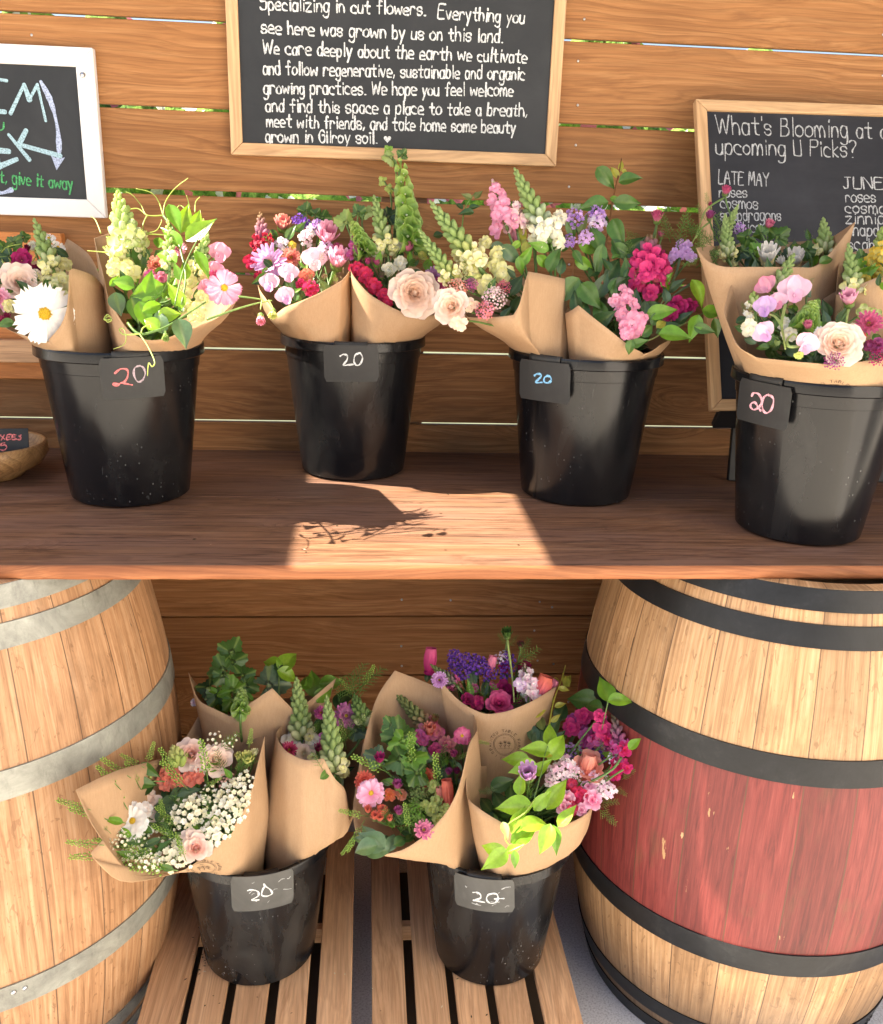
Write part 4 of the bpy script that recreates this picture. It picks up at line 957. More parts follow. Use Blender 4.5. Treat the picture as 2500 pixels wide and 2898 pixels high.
def cluster(M, r, n, fr, c0, c1, rr, dome=.5, green='stem', funnel=False):
    a = MB(); b = MB(); g = C_[green]
    for k in range(n):
        q = PHI*k; d = r*math.sqrt((k+.5)/n)*rr.uniform(.9, 1.05); h = r*dome*(1-(d/r)**2)+rr.uniform(-.12, .12)*r
        P = M @ Vector((d*math.cos(q), d*math.sin(q), h)); nz = (M.to_3x3() @ Vector((math.cos(q)*d/r*.9+rr.uniform(-.4, .4), math.sin(q)*d/r*.9+rr.uniform(-.4, .4), 1))).normalized()
        Mf = frame_m(P, nz, (rr.random()-.5, rr.random()-.5, rr.random()-.5)); cc = mix3(c0, c1, rr.random()); sv = rr.uniform(.6, 1.15)
        for j in range(5):
            petal(a, Mf @ RZ(2*PI*j/5) @ RY(-(.25 if not funnel else .7)), fr*sv, fr*.85*sv, 'round', -.2, .2, cc, mix3(cc, c1, .4), 2, 2, 0, .1, rr)
        a.blob(Mf @ Matrix.Translation((0, 0, fr*.1)), fr*.2, fr*.2, fr*.2, mix3(c0, C_['yellow'], .3), c1, 4, 3)
        if k % 2 == 0:
            O = M @ Vector((d*.25*math.cos(q), d*.25*math.sin(q), -r*.9)); b.tube([P, (P+O)/2-nz*fr*.6, O], r*.018, r*.03, 4, g, C_['leaf'])
            b.blob(Mf @ Matrix.Translation((0, 0, -fr*.35)), fr*.25, fr*.25, fr*.5, g, mix3(g, c0, .4), 5, 3)
    return a, b
def leafp(a, P, dirv, nrm, L, W, col, rr, curl=None, col2=None):
    M = frame_m(P, nrm, dirv); cl = rr.uniform(-1.15, .05) if curl is None else curl
    n0 = len(a.v); petal(a, M, L, W, 'leaf', cl, .28, mix3(col, C_['leafb'], .12), col2 or col, 9, 6, 0, .015, rr)
    mid = mix3(col, C_['ygreen'], .16)
    for i in range(10):
        ix = n0+i*7+3; a.c[ix] = mid
        p = Vector(a.v[ix])-(Vector(nrm).normalized()*W*.035); a.v[ix] = tuple(p)
def lobed(a, P, dirv, nrm, R, col, rr, teeth=7):
    """rounded toothed leaf with fan veins"""
    M = frame_m(P, nrm, dirv); c = a.vert(M @ Vector((0, 0, 0)), mix3(col, C_['ygreen'], .4)); N = 56; rings = []
    ph = rr.uniform(0, 3); tl = rr.uniform(-.3, .3)
    for k in range(1, 6):
        row = []
        for i in range(N+1):
            th = -2.62+5.24*i/N; lob = .80+.12*math.cos(th*teeth*.62+ph)+.055*math.cos(th*teeth*2.6)
            env = R*(.62+.38*math.cos(th*.5)**2)*lob; d = env*k/5
            vein = math.cos(th*teeth*.62+ph)
            z = R*(.10*math.sin(th*2+ph)*k/5-.09*(k/5)**2*1.2+.035*vein*(k/5))+tl*.15*d
            cc = mix3(col, C_['ygreen'], .28 if vein > .9 else 0)
            row.append(a.vert(M @ Vector((d*math.cos(th)+R*.35*k/5*0+R*.0, d*math.sin(th), z)), cc))
        rings.append(row)
    for i in range(N): a.face(c, rings[0][i], rings[0][i+1])
    a.grid(rings)
def fern(a, P, dirv, nrm, L, col, rr, n=16, sub=4):
    d = Vector(dirv).normalized(); s_ = Vector(nrm).cross(d).normalized(); P = Vector(P); nn = Vector(nrm).normalized()
    pts = [P+d*L*t+nn*L*.12*math.sin(2*t) for t in (0, .33, .66, 1)]; a.tube(pts, L*.014, L*.007, 4, col, col)
    for k in range(n):
        t = .1+.9*k/n; B = P+d*L*t+nn*L*.12*math.sin(2*t); sg = 1 if k % 2 else -1; ll = L*.34*(1-.6*t)*rr.uniform(.7, 1.2)
        e = B+(d*.7+s_*sg*.8+nn*rr.uniform(-.4, .5)).normalized()*ll; a.tube([B, (B+e)/2+d*ll*.08, e], L*.011, L*.006, 3, col, mix3(col, C_['ygreen'], .3))
        for j in range(sub):
            B2 = B+(e-B)*(.35+.6*j/sub); e2 = B2+(d*.8+s_*sg*(.6 if j % 2 else -.2)+nn*rr.uniform(-.5, .5)).normalized()*ll*.35
            a.tube([B2, e2], L*.010, L*.005, 3, col, mix3(col, C_['ygreen'], .4))
def cress(a, P, dirv, nrm, L, rr):
    """peppergrass: thin branched stem beaded with pale green pods"""
    d = Vector(dirv).normalized(); s_ = Vector(nrm).cross(d).normalized(); nn = Vector(nrm).normalized(); P = Vector(P); c = C_['leafb']
    a.tube([P, P+d*L*.5+nn*L*.05, P+d*L], L*.014, L*.006, 4, C_['stem'], c)
    for k in range(46):
        t = .22+.78*k/46; B = P+d*L*t; q = PHI*k; e = B+(s_*math.cos(q)+nn*math.sin(q)+d*.7).normalized()*L*.12*(1.15-.7*t)*rr.uniform(.8, 1.2)
        a.tube([B, e], L*.004, L*.003, 3, c, c); a.blob(frame_m(e, e-B), L*.024, L*.015, L*.028, C_['leafb'], C_['ygreen'], 5, 3)
def tulip(M, r, h, c0, c1, rr):
    a = MB()
    for k in range(6):
        petal(a, M @ RZ(2*PI*k/6) @ Matrix.Translation((r*(.30 if k % 2 else .36), 0, 0)) @ RY(-1.32), h, r*1.25, 'leaf' if False else 'round', .34, .55, c0, c1, 7, 6, 0, .02, rr)
    a.blob(M, r*.55, r*.55, r*.35, c0, c0, 8, 5); return a
def tendril(a, pts, r, col): a.tube(catmull(pts, 8), r, r*.5, 5, col, mix3(col, C_['lemon'], .25))

# ------------------------------------------------------------------ bouquets
def clear(P, m=.022):
    """bring a point forward along its sight line until it is clear of the barrels"""
    for cx, cy, rh, rb in ((-.832, -.512, .318, .390), (.730, -.486, .305, .375)):
        for k in range(60):
            if not 0 < P.z < 1.0: break
            R_ = rh+(rb-rh)*(1-abs(2*P.z-1)**2.05)+m
            if math.hypot(P.x-cx, P.y-cy) >= R_: break
            P = P+(CAM-P)*.008
    return P
def rimline(P, n):
    """closed smooth edge that keeps its sharp paper corners"""
    m = len(P); T = []; fix = []
    for i in range(m):
        a = (P[i]-P[i-1]); b_ = (P[(i+1) % m]-P[i]); T.append(Vector((0, 0, 0)) if a.angle(b_, 0) > .75 else (P[(i+1) % m]-P[i-1])*.42)
    out = []
    for i in range(m):
        b_, c = P[i], P[(i+1) % m]; L = (c-b_).length; t1 = T[i]; t2 = T[(i+1) % m]
        if t1.length > L: t1 = t1*(L/t1.length)
        if t2.length > L: t2 = t2*(L/t2.length)
        fix += [T[i].length == 0]+[False]*(n-1)
        for k in range(n):
            t = k/n; a2 = t*t; a3 = a2*t; out.append(b_*(2*a3-3*a2+1)+t1*(a3-2*a2+t)+c*(-2*a3+3*a2)+t2*(a3-a2))
    return out, fix
ALL = []
class Bouquet:
    def __init__(s, name, bucket, crp, depth, base, rb, label, seed):
        s.k = crp; s.bx, s.by, s.bz = BK[bucket]; s.rr = random.Random(seed); s.dep = depth
        s.base = Vector((s.bx+base[0], s.by+base[1], s.bz+base[2])); s.rb = rb
        s.root = thing('flower_bouquet', s.base, label, 'bouquet', 'paper wrapped bouquets'); s.bvh = None; ALL.append(s)
        s.zs = (crp(1, 0)[0]-crp(0, 0)[0])
    def Y(s, zy):
        (a, ya), (b, yb_) = s.dep; t = (zy-a)/(b-a); return s.by+lerp(ya, yb_, max(-.3, min(1.3, t)))
    def p(s, zx, zy, d=0.):
        x, y = s.k(zx, zy); P = clear(at(x, y, s.Y(zy)-d))
        if s.bvh:                                   # what shows in the photo lies in front of its own paper
            dr = (P-CAM); L = dr.length; dr.normalize(); h = s.bvh.ray_cast(CAM, dr)
            if h[0] is not None and h[3] < L+.006: P = CAM+dr*(h[3]-.012)
        return P
    def sz(s, P, z): return pxm(P, z*s.zs)
    def face(s, P, fx=0., fy=0.):
        c = (CAM-P).normalized(); return (c+RT*fx+UP*fy).normalized()
    def wrap(s, rim, bulge=.006, crk=.004, n=8, flare=None):
        """sheet of paper lofted from the tied waist to a rim loop given clockwise"""
        R = []; s.crs = .15 if crk < .005 else 1.0
        for q in rim:
            x, y = s.k(q[0], q[1]); R.append(clear(at(x, y, s.by+q[2]), .012))
        R, s.fix = rimline(R, n); m = len(R); NT_ = 22; mb = MB(); rows = []
        nz = s.rr.uniform(0, 50); zr = s.bz+HBK
        for k in range(NT_+1):
            t = k/NT_; row = []
            for i, q in enumerate(R):
                ph = math.atan2(q.y-s.base.y, q.x-s.base.x)
                b = s.base+Vector((math.cos(ph), math.sin(ph), 0))*s.rb
                P = b+(q-b)*t+Vector((math.cos(ph), math.sin(ph), 0))*bulge*math.sin(PI*t)
                fd = 1-t**5; am = crk*1.5*math.sin(PI*min(1, t*1.05)*.85)*fd
                P += Vector((math.cos(ph), math.sin(ph), .2))*am*(noise.noise(Vector((P.x*16+nz, P.y*16, P.z*9)))+.5*abs(noise.noise(Vector((P.x*34+nz, P.y*34, P.z*22)))))
                vd = noise.voronoi(Vector((P.x*17+nz, P.y*17, P.z*13)))[0]; P += Vector((math.cos(ph), math.sin(ph), .1))*min(.0055, (vd[1]-vd[0])*.011)*min(1, t*2.5)*s.crs*fd
                dx_, dy_ = P.x-s.bx, P.y-s.by; rad = math.hypot(dx_, dy_)
                lim = body_r(min(HBK-.004, max(0, P.z-s.bz)))-.006 if P.z < zr+.004 else .1385+(P.z-zr-.004)*2.2
                if rad > lim: P.x = s.bx+dx_/rad*lim; P.y = s.by+dy_/rad*lim
                if k > 3: P = clear(P, .008)
                row.append(mb.vert(P))
            rows.append(row)
        G = [[Vector(mb.v[i]) for i in row] for row in rows]
        for it in range(7 if crk < .005 else 4):
            H = [r_[:] for r_ in G]
            for k in range(1, NT_+1):
                for i in range(m):
                    a = G[k][i-1]+G[k][(i+1) % m]
                    if k < NT_: H[k][i] = G[k][i]*.4+(a+G[k-1][i]+G[k+1][i])*.15
                    elif not s.fix[i]: H[k][i] = G[k][i]*.6+a*.2
            G = H
        for c_ in range(3 if crk < .005 else 9):
            u0 = s.rr.uniform(0, 4); v0 = s.rr.uniform(.25, .9); an = s.rr.uniform(-.9, .9) if c_ % 2 else s.rr.uniform(1.0, 2.1); dep_ = s.rr.choice((-1, 1))*s.rr.uniform(.002, .0045 if crk >= .005 else .003); ln = s.rr.uniform(.25, .7)
            for k in range(2, NT_):
                for i in range(m):
                    du = ((4*i/m-u0+2) % 4)-2; dv_ = (k/NT_-v0)*1.6; al = du*math.cos(an)+dv_*math.sin(an); ac = abs(dv_*math.cos(an)-du*math.sin(an))
                    if ac < .16 and abs(al) < ln: 
                        P = G[k][i]; hx, hy = P.x-s.base.x, P.y-s.base.y; hr = math.hypot(hx, hy)+1e-6
                        G[k][i] = P+Vector((hx/hr, hy/hr, 0))*dep_*(1-ac/.16)*(1-abs(al)/ln)**.5
        for row, g_ in zip(rows, G):
            for i, P in zip(row, g_): mb.v[i] = tuple(P)
        mb.grid(rows, True)
        o = mb.build('paper_wrap', M_PAPER, s.root)
        so = o.modifiers.new('thick', 'SOLIDIFY'); so.thickness = .0006; so.offset = 0
        s.paper = o; s.bvh = BVHTree.FromPolygons([Vector(v) for v in mb.v], mb.f); s.R = R
        return o
    def neck(s):
        z = s.bz+HBK+.012; c = sum(s.R, Vector())/len(s.R); t = min(1, max(0, (z-s.base.z)/max(.01, c.z-s.base.z)))
        n = lerp(s.base, c, t*.75); dx_, dy_ = n.x-s.bx, n.y-s.by; r_ = math.hypot(dx_, dy_)
        if r_ > .075: n.x = s.bx+dx_*.075/r_; n.y = s.by+dy_*.075/r_
        n.z = z; return n+Vector((s.rr.uniform(-.03, .03), s.rr.uniform(-.03, .03), 0))
    def route(s, P, n, e):
        N = s.neck(); dn = P-N; m = P-n*min(.03, dn.length*.3); N2 = N+Vector((0, 0, min(.03, max(0, dn.z*.3))))
        return catmull([P-n*.002, lerp(m, lerp(P, N2, .3), .5), lerp(P, N2, .65), N2, e], 4)
    def stem(s, P, parent, n=None, r=.0022, c='stem'):
        e = s.base+Vector((s.rr.uniform(-1, 1), s.rr.uniform(-1, 1), 0))*s.rb*.6+Vector((0, 0, .02)); n = n or Vector((0, 0, 1))
        mb = MB(); mb.tube(s.route(P, n, e), r*.8, r, 5, C_[c], C_['leaf'])
        mb.build('stem', M_LEAF, parent)
    def put(s, name, a, mat=None, subs=(), P=None, n=None, stem=True, label=None):
        o = a.build(name, mat or M_PETAL, s.root)
        if label: o['label'] = label
        for nm, m_, ma in subs: m_.build(nm, ma, o)
        if stem and P is not None: s.stem(P, o, n)
        return o
    # --- flower placers: (zx, zy) photo position, r in photo units
    def daisy(s, zx, zy, r, col='white', col2=None, fx=0, fy=0, d=0., **k):
        P = s.p(zx, zy, d); n = s.face(P, fx, fy); a, b = daisy(frame_m(P, n, UP), s.sz(P, r), C_[col], C_[col2 or col], s.rr, **k)
        s.put('cosmos_flower', a, None, [('flower_centre', b, M_PETAL)], P, n)
    def mum(s, zx, zy, r, col='pink', col2='lpink', fx=0, fy=0, d=0., **k):
        P = s.p(zx, zy, d); n = s.face(P, fx, fy); a, b = mum(frame_m(P, n, UP), s.sz(P, r), C_[col], C_[col2], s.rr, **k)
        s.put('aster_flower', a, None, [('flower_centre', b, M_PETAL)], P, n)
    def bud(s, zx, zy, r, col='pink', col2='dpink', fx=0, fy=1.0, d=0., green='bud', stem=True):
        P = s.p(zx, zy, d); n = s.face(P, fx, fy); a, b = budcup(frame_m(P, n), s.sz(P, r), C_[col], C_[col2], s.rr, green)
        s.put('flower_bud', a, None, [('calyx', b, M_LEAF)], P, n, stem)
    def rose(s, zx, zy, r, ci='peach', co='blush', fx=0, fy=0, d=0., **k):
        k.setdefault('open_', .82); P = s.p(zx, zy, d); n = s.face(P, fx, fy); a = rose(frame_m(P, n, UP), s.sz(P, r*.88), C_[ci], C_[co], s.rr, **k); s.put('rose', a, None, (), P-n*.01, n)
    def ruff(s, zx, zy, r, c0, c1=None, n_=5, fx=0, fy=0, d=0., name='blossom'):
        P = s.p(zx, zy, d); n = s.face(P, fx, fy); a = MB(); M = frame_m(P, n, UP); q = s.sz(P, r*.82)
        ruffled(a, M, q, C_[c0], C_[c1 or c0], s.rr, n_, .1); ruffled(a, M @ RZ(.5) @ Matrix.Translation((0, 0, q*.1)), q*.62, C_[c0], C_[c1 or c0], s.rr, n_, .75)
        s.put(name, a, None, (), P, n)
    def pea(s, zx, zy, r, c0='lpink', c1='lilac', fx=0, fy=0, rot=0, d=0.):
        P = s.p(zx, zy, d); n = s.face(P, fx, fy); a = sweetpea(frame_m(P, n, UP) @ RZ(rot), s.sz(P, r), C_[c0], C_[c1], s.rr); s.put('sweet_pea', a, None, (), P, n)
    def snap(s, tx, ty, bx, by, wd, cb0='bud', cb1='budlt', cf0='cream', cf1='lemon', frac=.3, rows_=11, d=0., dt=0., bloom=1.0, name='snapdragon'):
        B = s.p(bx, by, d); x, y = s.k(tx, ty); T = at(x, y, lerp(B.y, s.Y(ty), .6)-dt)
        a, st = spike(B, T, s.sz(B, wd*1.28), C_[cb0], C_[cb1], C_[cf0], C_[cf1], frac, s.rr, s.face(B), rows_, bloom); o = s.put(name, a, None, [('stem', st, M_LEAF)], None)
        s.stem(B, o, (T-B).normalized(), .003)
    def bells(s, tx, ty, bx, by, wd, d=0.):
        B = s.p(bx, by, d); x, y = s.k(tx, ty); T = at(x, y, lerp(B.y, s.Y(ty), .5)); a, st = bells(B, T, s.sz(B, wd), s.rr, s.face(B)); o = s.put('bell_spike', a, M_LEAF, [('stem', st, M_LEAF)], None); s.stem(B, o, (T-B).normalized(), .003)
    def clus(s, zx, zy, r, n=30, fr=.22, c0='white', c1='white', fx=0, fy=.3, d=0., name='filler_cluster', green='stem', **k):
        P = s.p(zx, zy, d); nn = s.face(P, fx, fy); q = s.sz(P, r); a, b = cluster(frame_m(P, nn, UP), q, n, q*fr, C_[c0], C_[c1], s.rr, green=green, **k); s.put(name, a, None, [('green_stems', b, M_LEAF)], P-nn*q*.8, nn)
    def stock(s, tx, ty, bx, by, r, c0, c1, n=9, d=0., name='stock_spike'):
        a = MB(); st = MB(); B = s.p(bx, by, d); x, y = s.k(tx, ty); T = at(x, y, lerp(B.y, s.Y(ty), .6)); q = s.sz(B, r); ax = (T-B).normalized()
        st.tube([B, (B+T)/2, T], q*.14, q*.08, 5, C_['stem'], C_['bud']); tc = s.face(B)
        for k in range(n):
            t = k/n; side = Matrix.Rotation(PHI*k, 3, ax) @ ax.orthogonal().normalized(); M = frame_m(B+(T-B)*t+side*q*.65*(1-.5*t), side+tc*.8+ax*.2, ax); f = q*(.85-.45*t)
            ruffled(a, M, f, C_[c0], C_[c1], s.rr, 4, .2); ruffled(a, M @ RZ(.7), f*.6, C_[c0], C_[c1], s.rr, 4, .8)
        for k in range(5): st.blob(frame_m(T+ax*q*.1*k-ax*q*.2+tc*q*.1*(k % 2), ax), q*.13, q*.13, q*.2, C_['bud'], C_[c0], 5, 4)
        o = s.put(name, a, None, [('stem', st, M_LEAF)], None); s.stem(B, o, ax, .0028)
    def leaf(s, items, col='leaf', stem=None, W=.5, d=0., sr=.0014, sc='stem'):
        """items: (zx, zy, length, angle[, colour]); the position is the leaf's middle"""
        par = s.root
        if stem:
            a = MB(); a.tube(catmull([s.p(x, y, d-.002) for x, y in stem], 5), sr, sr*.6, 5, C_[sc], C_[sc]); par = s.put('leafy_stem', a, M_LEAF)
        for it in items:
            a = MB(); P = s.p(it[0], it[1], d); L = s.sz(P, it[2]); an = math.radians(it[3]); n = s.face(P, s.rr.uniform(-.45, .45), s.rr.uniform(-.1, .65)); dv = RT*math.cos(an)+UP*math.sin(an)+FW*s.rr.uniform(-.35, .25)
            c = C_[it[4]] if len(it) > 4 else C_[col]; leafp(a, P-dv.normalized()*L*.5, dv, n, L, L*W*s.rr.uniform(.85, 1.1), c, s.rr)
            a.build('leaf', M_LEAF, par)
    def lob(s, items, col='leaf', d=0., name='toothed_leaf'):
        for it in items:
            a = MB(); P = s.p(it[0], it[1], d); R_ = s.sz(P, it[2])*.62; an = math.radians(it[3]); n = s.face(P, s.rr.uniform(-.4, .4), s.rr.uniform(-.1, .6)); dv = RT*math.cos(an)+UP*math.sin(an)
            lobed(a, P-dv*R_*.3, dv, n, R_, C_[it[4] if len(it) > 4 else col], s.rr); s.put(name, a, M_LEAF, (), P-dv*R_*.3, dv)
    def fern(s, items, col='leaf', d=0., name='fern_sprig', n=15, sub=4):
        for it in items:
            a = MB(); P = s.p(it[0], it[1], d); an = math.radians(it[3]); dv = RT*math.cos(an)+UP*math.sin(an)-FW*s.rr.uniform(-.3, .5); fern(a, P, dv, s.face(P), s.sz(P, it[2]), mix3(C_[it[4] if len(it) > 4 else col], C_['leafb'], .3), s.rr, n, sub)
            s.put(name, a, M_LEAF)
    def cress(s, items, d=0.):
        for it in items:
            a = MB(); P = s.p(it[0], it[1], d); an = math.radians(it[3]); dv = RT*math.cos(an)+UP*math.sin(an)-FW*s.rr.uniform(-.1, .4); cress(a, P, dv, s.face(P), s.sz(P, it[2]*1.25), s.rr)
            s.put('cress_sprig', a, M_LEAF)
    def tul(s, zx, zy, r, h, col='magenta', col2=None, an=90, d=0., lean=.1):
        P = s.p(zx, zy, d); a_ = math.radians(an); dv = (RT*math.cos(a_)+UP*math.sin(a_)-FW*lean).normalized(); q = s.sz(P, r); hh_ = s.sz(P, h); P2 = P-dv*hh_*.5
        a = tulip(frame_m(P2, dv, -FW), q, hh_, C_[col], C_[col2 or col], s.rr); s.put('tulip', a, None, (), P2, dv)
    def tend(s, lines, r=.0011, col='ygreen', d=0., name='tendril'):
        for l in lines:
            a = MB(); tendril(a, [s.p(q[0], q[1], d+(q[2] if len(q) > 2 else 0)) for q in l], r, C_[col]); s.put(name, a, M_LEAF)
    def green(s, n=70, size=(.022, .05), lo=.62, hi=.97, cols=('leaf', 'leafd', 'leafd', 'leafg'), drop=.01, name='foliage'):
        """dark filler leaves inside the wrap"""
        a = MB(); cen = sum(s.R, Vector())/len(s.R)
        for k in range(n):
            q = s.rr.choice(s.R); u = math.sqrt(s.rr.random())*.90; top = cen+(q-cen)*u; t = s.rr.uniform(lo, hi); P = s.base+(top-s.base)*t-Vector((0, 0, drop))
            P = lerp(P, s.neck(), s.rr.uniform(.0, .35)); zr = s.bz+HBK; dx_, dy_ = P.x-s.bx, P.y-s.by; rad = math.hypot(dx_, dy_); lim = .10+max(0, P.z-zr)*1.4
            if rad > lim: P.x = s.bx+dx_/rad*lim; P.y = s.by+dy_/rad*lim
            P.z = max(P.z, zr+.01); P = clear(P, .03)
            if s.bvh.find_nearest(P)[3] < size[1]*.72: continue
            dv = (top-s.base).normalized()+Vector((s.rr.uniform(-.8, .8), s.rr.uniform(-.8, .5), s.rr.uniform(-.3, .5))); L = s.rr.uniform(*size)
            leafp(a, P, dv, s.face(P, s.rr.uniform(-.6, .6), s.rr.uniform(-.2, .8)), L, L*s.rr.uniform(.3, .55), C_[s.rr.choice(cols)], s.rr)
            if k % 2 == 0: a.tube(s.route(P, Vector((0, 0, 1)), s.base+Vector((0, 0, .02))), .0016, .002, 4, C_['stem'], C_['leaf'])
        s.put(name, a, M_LEAF)
    def stamp(s, zx, zy, R_, sy=1.0, rot=0., arc0=200, arc1=-20, text='PAINTED TABLE FARM', low='GILROY'):
        """round ink stamp printed on the sheet"""
        mb = MB(); rr_ = random.Random(3); k = 0
        def ink(pts, wd):
            nonlocal k; P3 = []; N3 = []
            for x, y in pts:
                c, sn = math.cos(rot), math.sin(rot); X = zx+(x*c-y*sn)*R_; Y_ = zy-(x*sn+y*c)*R_*sy
                u, v = s.k(X, Y_); h = s.bvh.ray_cast(CAM, ray(u, v).normalized())
                if h[0] is None: return
                n_ = h[1] if h[1].dot(CAM-h[0]) > 0 else -h[1]; P3.append(h[0]+n_*.0012+(CAM-h[0]).normalized()*.0006); N3.append(n_)
            if len(P3) > 1: ribbon(mb, P3, lambda i: N3[min(i, len(N3)-1)], wd, k % 5, rr_); k += 1
        wdm = .00075
        for rad in (.66, .73): ink([(rad*math.cos(a), rad*math.sin(a)) for a in [2*PI*i/40 for i in range(41)]], wdm*.8)
        for txt, a0, a1, flip in ((text, arc0, arc1, 1), (low, 215, 325, -1)):
            n_ = len(txt)
            for i, ch in enumerate(txt):
                if ch == ' ': continue
                a = math.radians(lerp(a0, a1, i/(n_-1)))
                for st in glyph(ch):
                    pts = []
                    for gx, gy in st:
                        lx = (gx-2.5)*.024; ly = (gy-4)*.021
                        rad = .94+ly*flip; aa = a-(lx/.94)*flip; pts.append((rad*math.cos(aa), rad*math.sin(aa)))
                    ink(pts, wdm)
        for cx, hgt in ((-.25, .30), (.02, .36), (.28, .30)):
            ink([(cx, -.25), (cx+.02, hgt-.2)], wdm)
            for j in range(5):
                aa = PI*j/4; ink([(cx, hgt-.25), (cx+.13*math.cos(aa), hgt-.22+.14*math.sin(aa))], wdm*.9)
            ink([(cx, -.1), (cx+.1, 0)], wdm); ink([(cx, -.15), (cx-.1, -.05)], wdm)
        ink([(-.1, .45), (.1, .45)], wdm); ink([(-.45, -.28), (.45, -.28)], wdm*.7)
        if mb.v: mb.build('ink_stamp', M_INK, s.paper, smooth=False)
cA_ = crop(0, 500, 850, 1787); cB_ = crop(650, 380, 1300, 1787); cC_ = crop(1200, 400, 2000, 1787); cD_ = crop(1900, 480, 2500, 1727); cE_ = crop(200, 1760, 1050, 1787); cF_ = crop(980, 1760, 1830, 1787)

# === left table bucket, white daisy bouquet
b = Bouquet('b', 0, cA_, ((350, .09), (880, -.15)), (-.055, 0, .06), .04, 'paper wrapped bouquet with a big white daisy and blush rose, far left on the table', 101)
b.wrap([(-210, 860, .0), (-60, 830, -.08), (35, 900, -.135), (120, 945, -.15), (270, 985, -.155), (352, 900, -.155), (400, 780, -.15), (412, 560, -.13), (440, 545, -.12), (560, 590, -.08), (618, 660, -.03), (540, 470, .03), (400, 368, .07), (330, 470, .10), (100, 520, .11), (-140, 560, .09)], bulge=.012)
b.green(90)
b.snap(205, 255, 335, 610, 110, cf0='cream', cf1='lemon', frac=.22, rows_=9, cb0='bud', cb1='budlt')
b.daisy(265, 815, 195, 'white', 'white', fx=.25, fy=-.05, n=9, open_=.10, pw=.56, notch=.2, d=.02)
b.rose(125, 635, 125, 'blush', 'blush', fx=.1, fy=.5, n=26)
b.ruff(130, 500, 85, 'burg', 'magenta', fy=.4); b.ruff(225, 560, 55, 'burg', 'burg')
b.daisy(290, 365, 45, 'white', fy=1, n=7, d=-.02); b.daisy(345, 420, 48, 'white', fy=.8, fx=.6, n=7); b.ruff(195, 410, 38, 'white', 'cream')
b.mum(-5, 725, 80, 'pink', 'lpink', fx=-.2); b.mum(20, 860, 40, 'dpink', 'burg', fx=-.3)
b.ruff(370, 620, 75, 'cream', 'lemon', fy=.2); b.ruff(385, 520, 55, 'cream', 'lemon'); b.ruff(385, 720, 55, 'cream', 'lemon'); b.ruff(330, 650, 50, 'ygreen', 'cream'); b.ruff(60, 770, 55, 'cream', 'lemon')
b.lob([(85, 375, 120, 70), (10, 410, 130, 140), (150, 350, 80, 40), (40, 480, 120, 200, 'leafd'), (20, 590, 90, 240, 'leafd')])
b.leaf([(340, 670, 90, 20), (30, 880, 110, 200), (300, 640, 90, -10), (110, 430, 80, 60)], 'leaf')
b.bud(160, 440, 30, 'burg', 'burg'); b.bud(40, 850, 34, 'dpink', 'burg')
b.tend([[(125, 400), (40, 420), (5, 470), (40, 530), (60, 500), (30, 440), (50, 410)], [(190, 510), (215, 470), (205, 440), (160, 450)], [(80, 540), (40, 545), (10, 500)]])
b.fern([(60, 600, 140, 140), (40, 690, 140, 190)], 'leafd')
b.leaf([(-40, 600, 140, 150), (-70, 700, 150, 190), (-20, 500, 120, 120)], 'leafd')

# === left table bucket, sweet pea bouquet in the sun
b = Bouquet('b', 0, cA_, ((350, -.06), (960, -.23)), (.055, 0, .06), .04, 'sunlit paper wrapped bouquet of pale snapdragon and curling sweet pea vines', 102)
b.wrap([(628, 640, -.10), (645, 720, -.14), (700, 820, -.155), (770, 920, -.16), (880, 975, -.165), (1040, 975, -.175), (1180, 920, -.185), (1310, 830, -.175), (1415, 725, -.12), (1300, 640, .06), (1050, 560, .10), (800, 520, .11), (655, 335, .02), (560, 365, .0), (600, 520, -.04)], bulge=.008)
b.green(90, cols=('leaf', 'leafd', 'leaf', 'leafb'))
b.snap(700, 100, 770, 480, 150, 'budlt', 'ygreen', 'cream', 'ygreen', .30, 11)
for q in ((690, 400, 60), (740, 470, 70), (690, 540, 75), (770, 560, 80), (840, 350, 50), (690, 480, 50)): b.ruff(q[0], q[1], q[2], 'cream', 'lemon')
b.leaf([(845, 485, 190, -75, 'leaf'), (870, 680, 220, -160, 'leafb'), (735, 645, 140, 170, 'leafb'), (950, 370, 110, 80, 'leafb'), (970, 490, 160, -50, 'leaf'), (800, 570, 150, -35, 'leafb'), (1010, 640, 190, 65, 'leafb'), (700, 760, 150, -80, 'leafd'), (820, 790, 170, -60, 'leafd')], 'leaf', W=.62)
b.leaf([(1040, 260, 200, -70, 'leafb'), (1108, 235, 210, 65, 'lime'), (1170, 250, 150, 70, 'lime'), (1150, 300, 120, 95, 'ygreen'), (1195, 250, 110, 60, 'ygreen'), (1110, 540, 160, 80, 'lime'), (1060, 560, 120, 110, 'leafb')], 'leafb', [(970, 228), (1040, 330), (1080, 460), (1105, 600), (1080, 760)], W=.42, sr=.0026, d=.05)
b.leaf([(860, 830, 190, -70, 'leafb'), (950, 850, 170, 100, 'leafg'), (1080, 940, 190, -80, 'leafg'), (1010, 820, 140, 10, 'lime'), (900, 870, 120, 150, 'lime')], 'leafb', [(760, 870), (830, 935), (960, 905), (1060, 850), (1225, 745)], W=.62, d=.015, sr=.0024)
b.mum(1060, 430, 58, 'pink', 'lpink', fy=.4); b.daisy(1335, 660, 112, 'lpink', 'pink', fx=.1, n=14, pw=.42, open_=.1, d=.01)
b.pea(1300, 470, 78, 'pink', 'lpink', fx=.2); b.pea(1275, 570, 66, 'pink', 'hot'); b.pea(1240, 670, 62, 'pink', 'lpink', rot=.5)
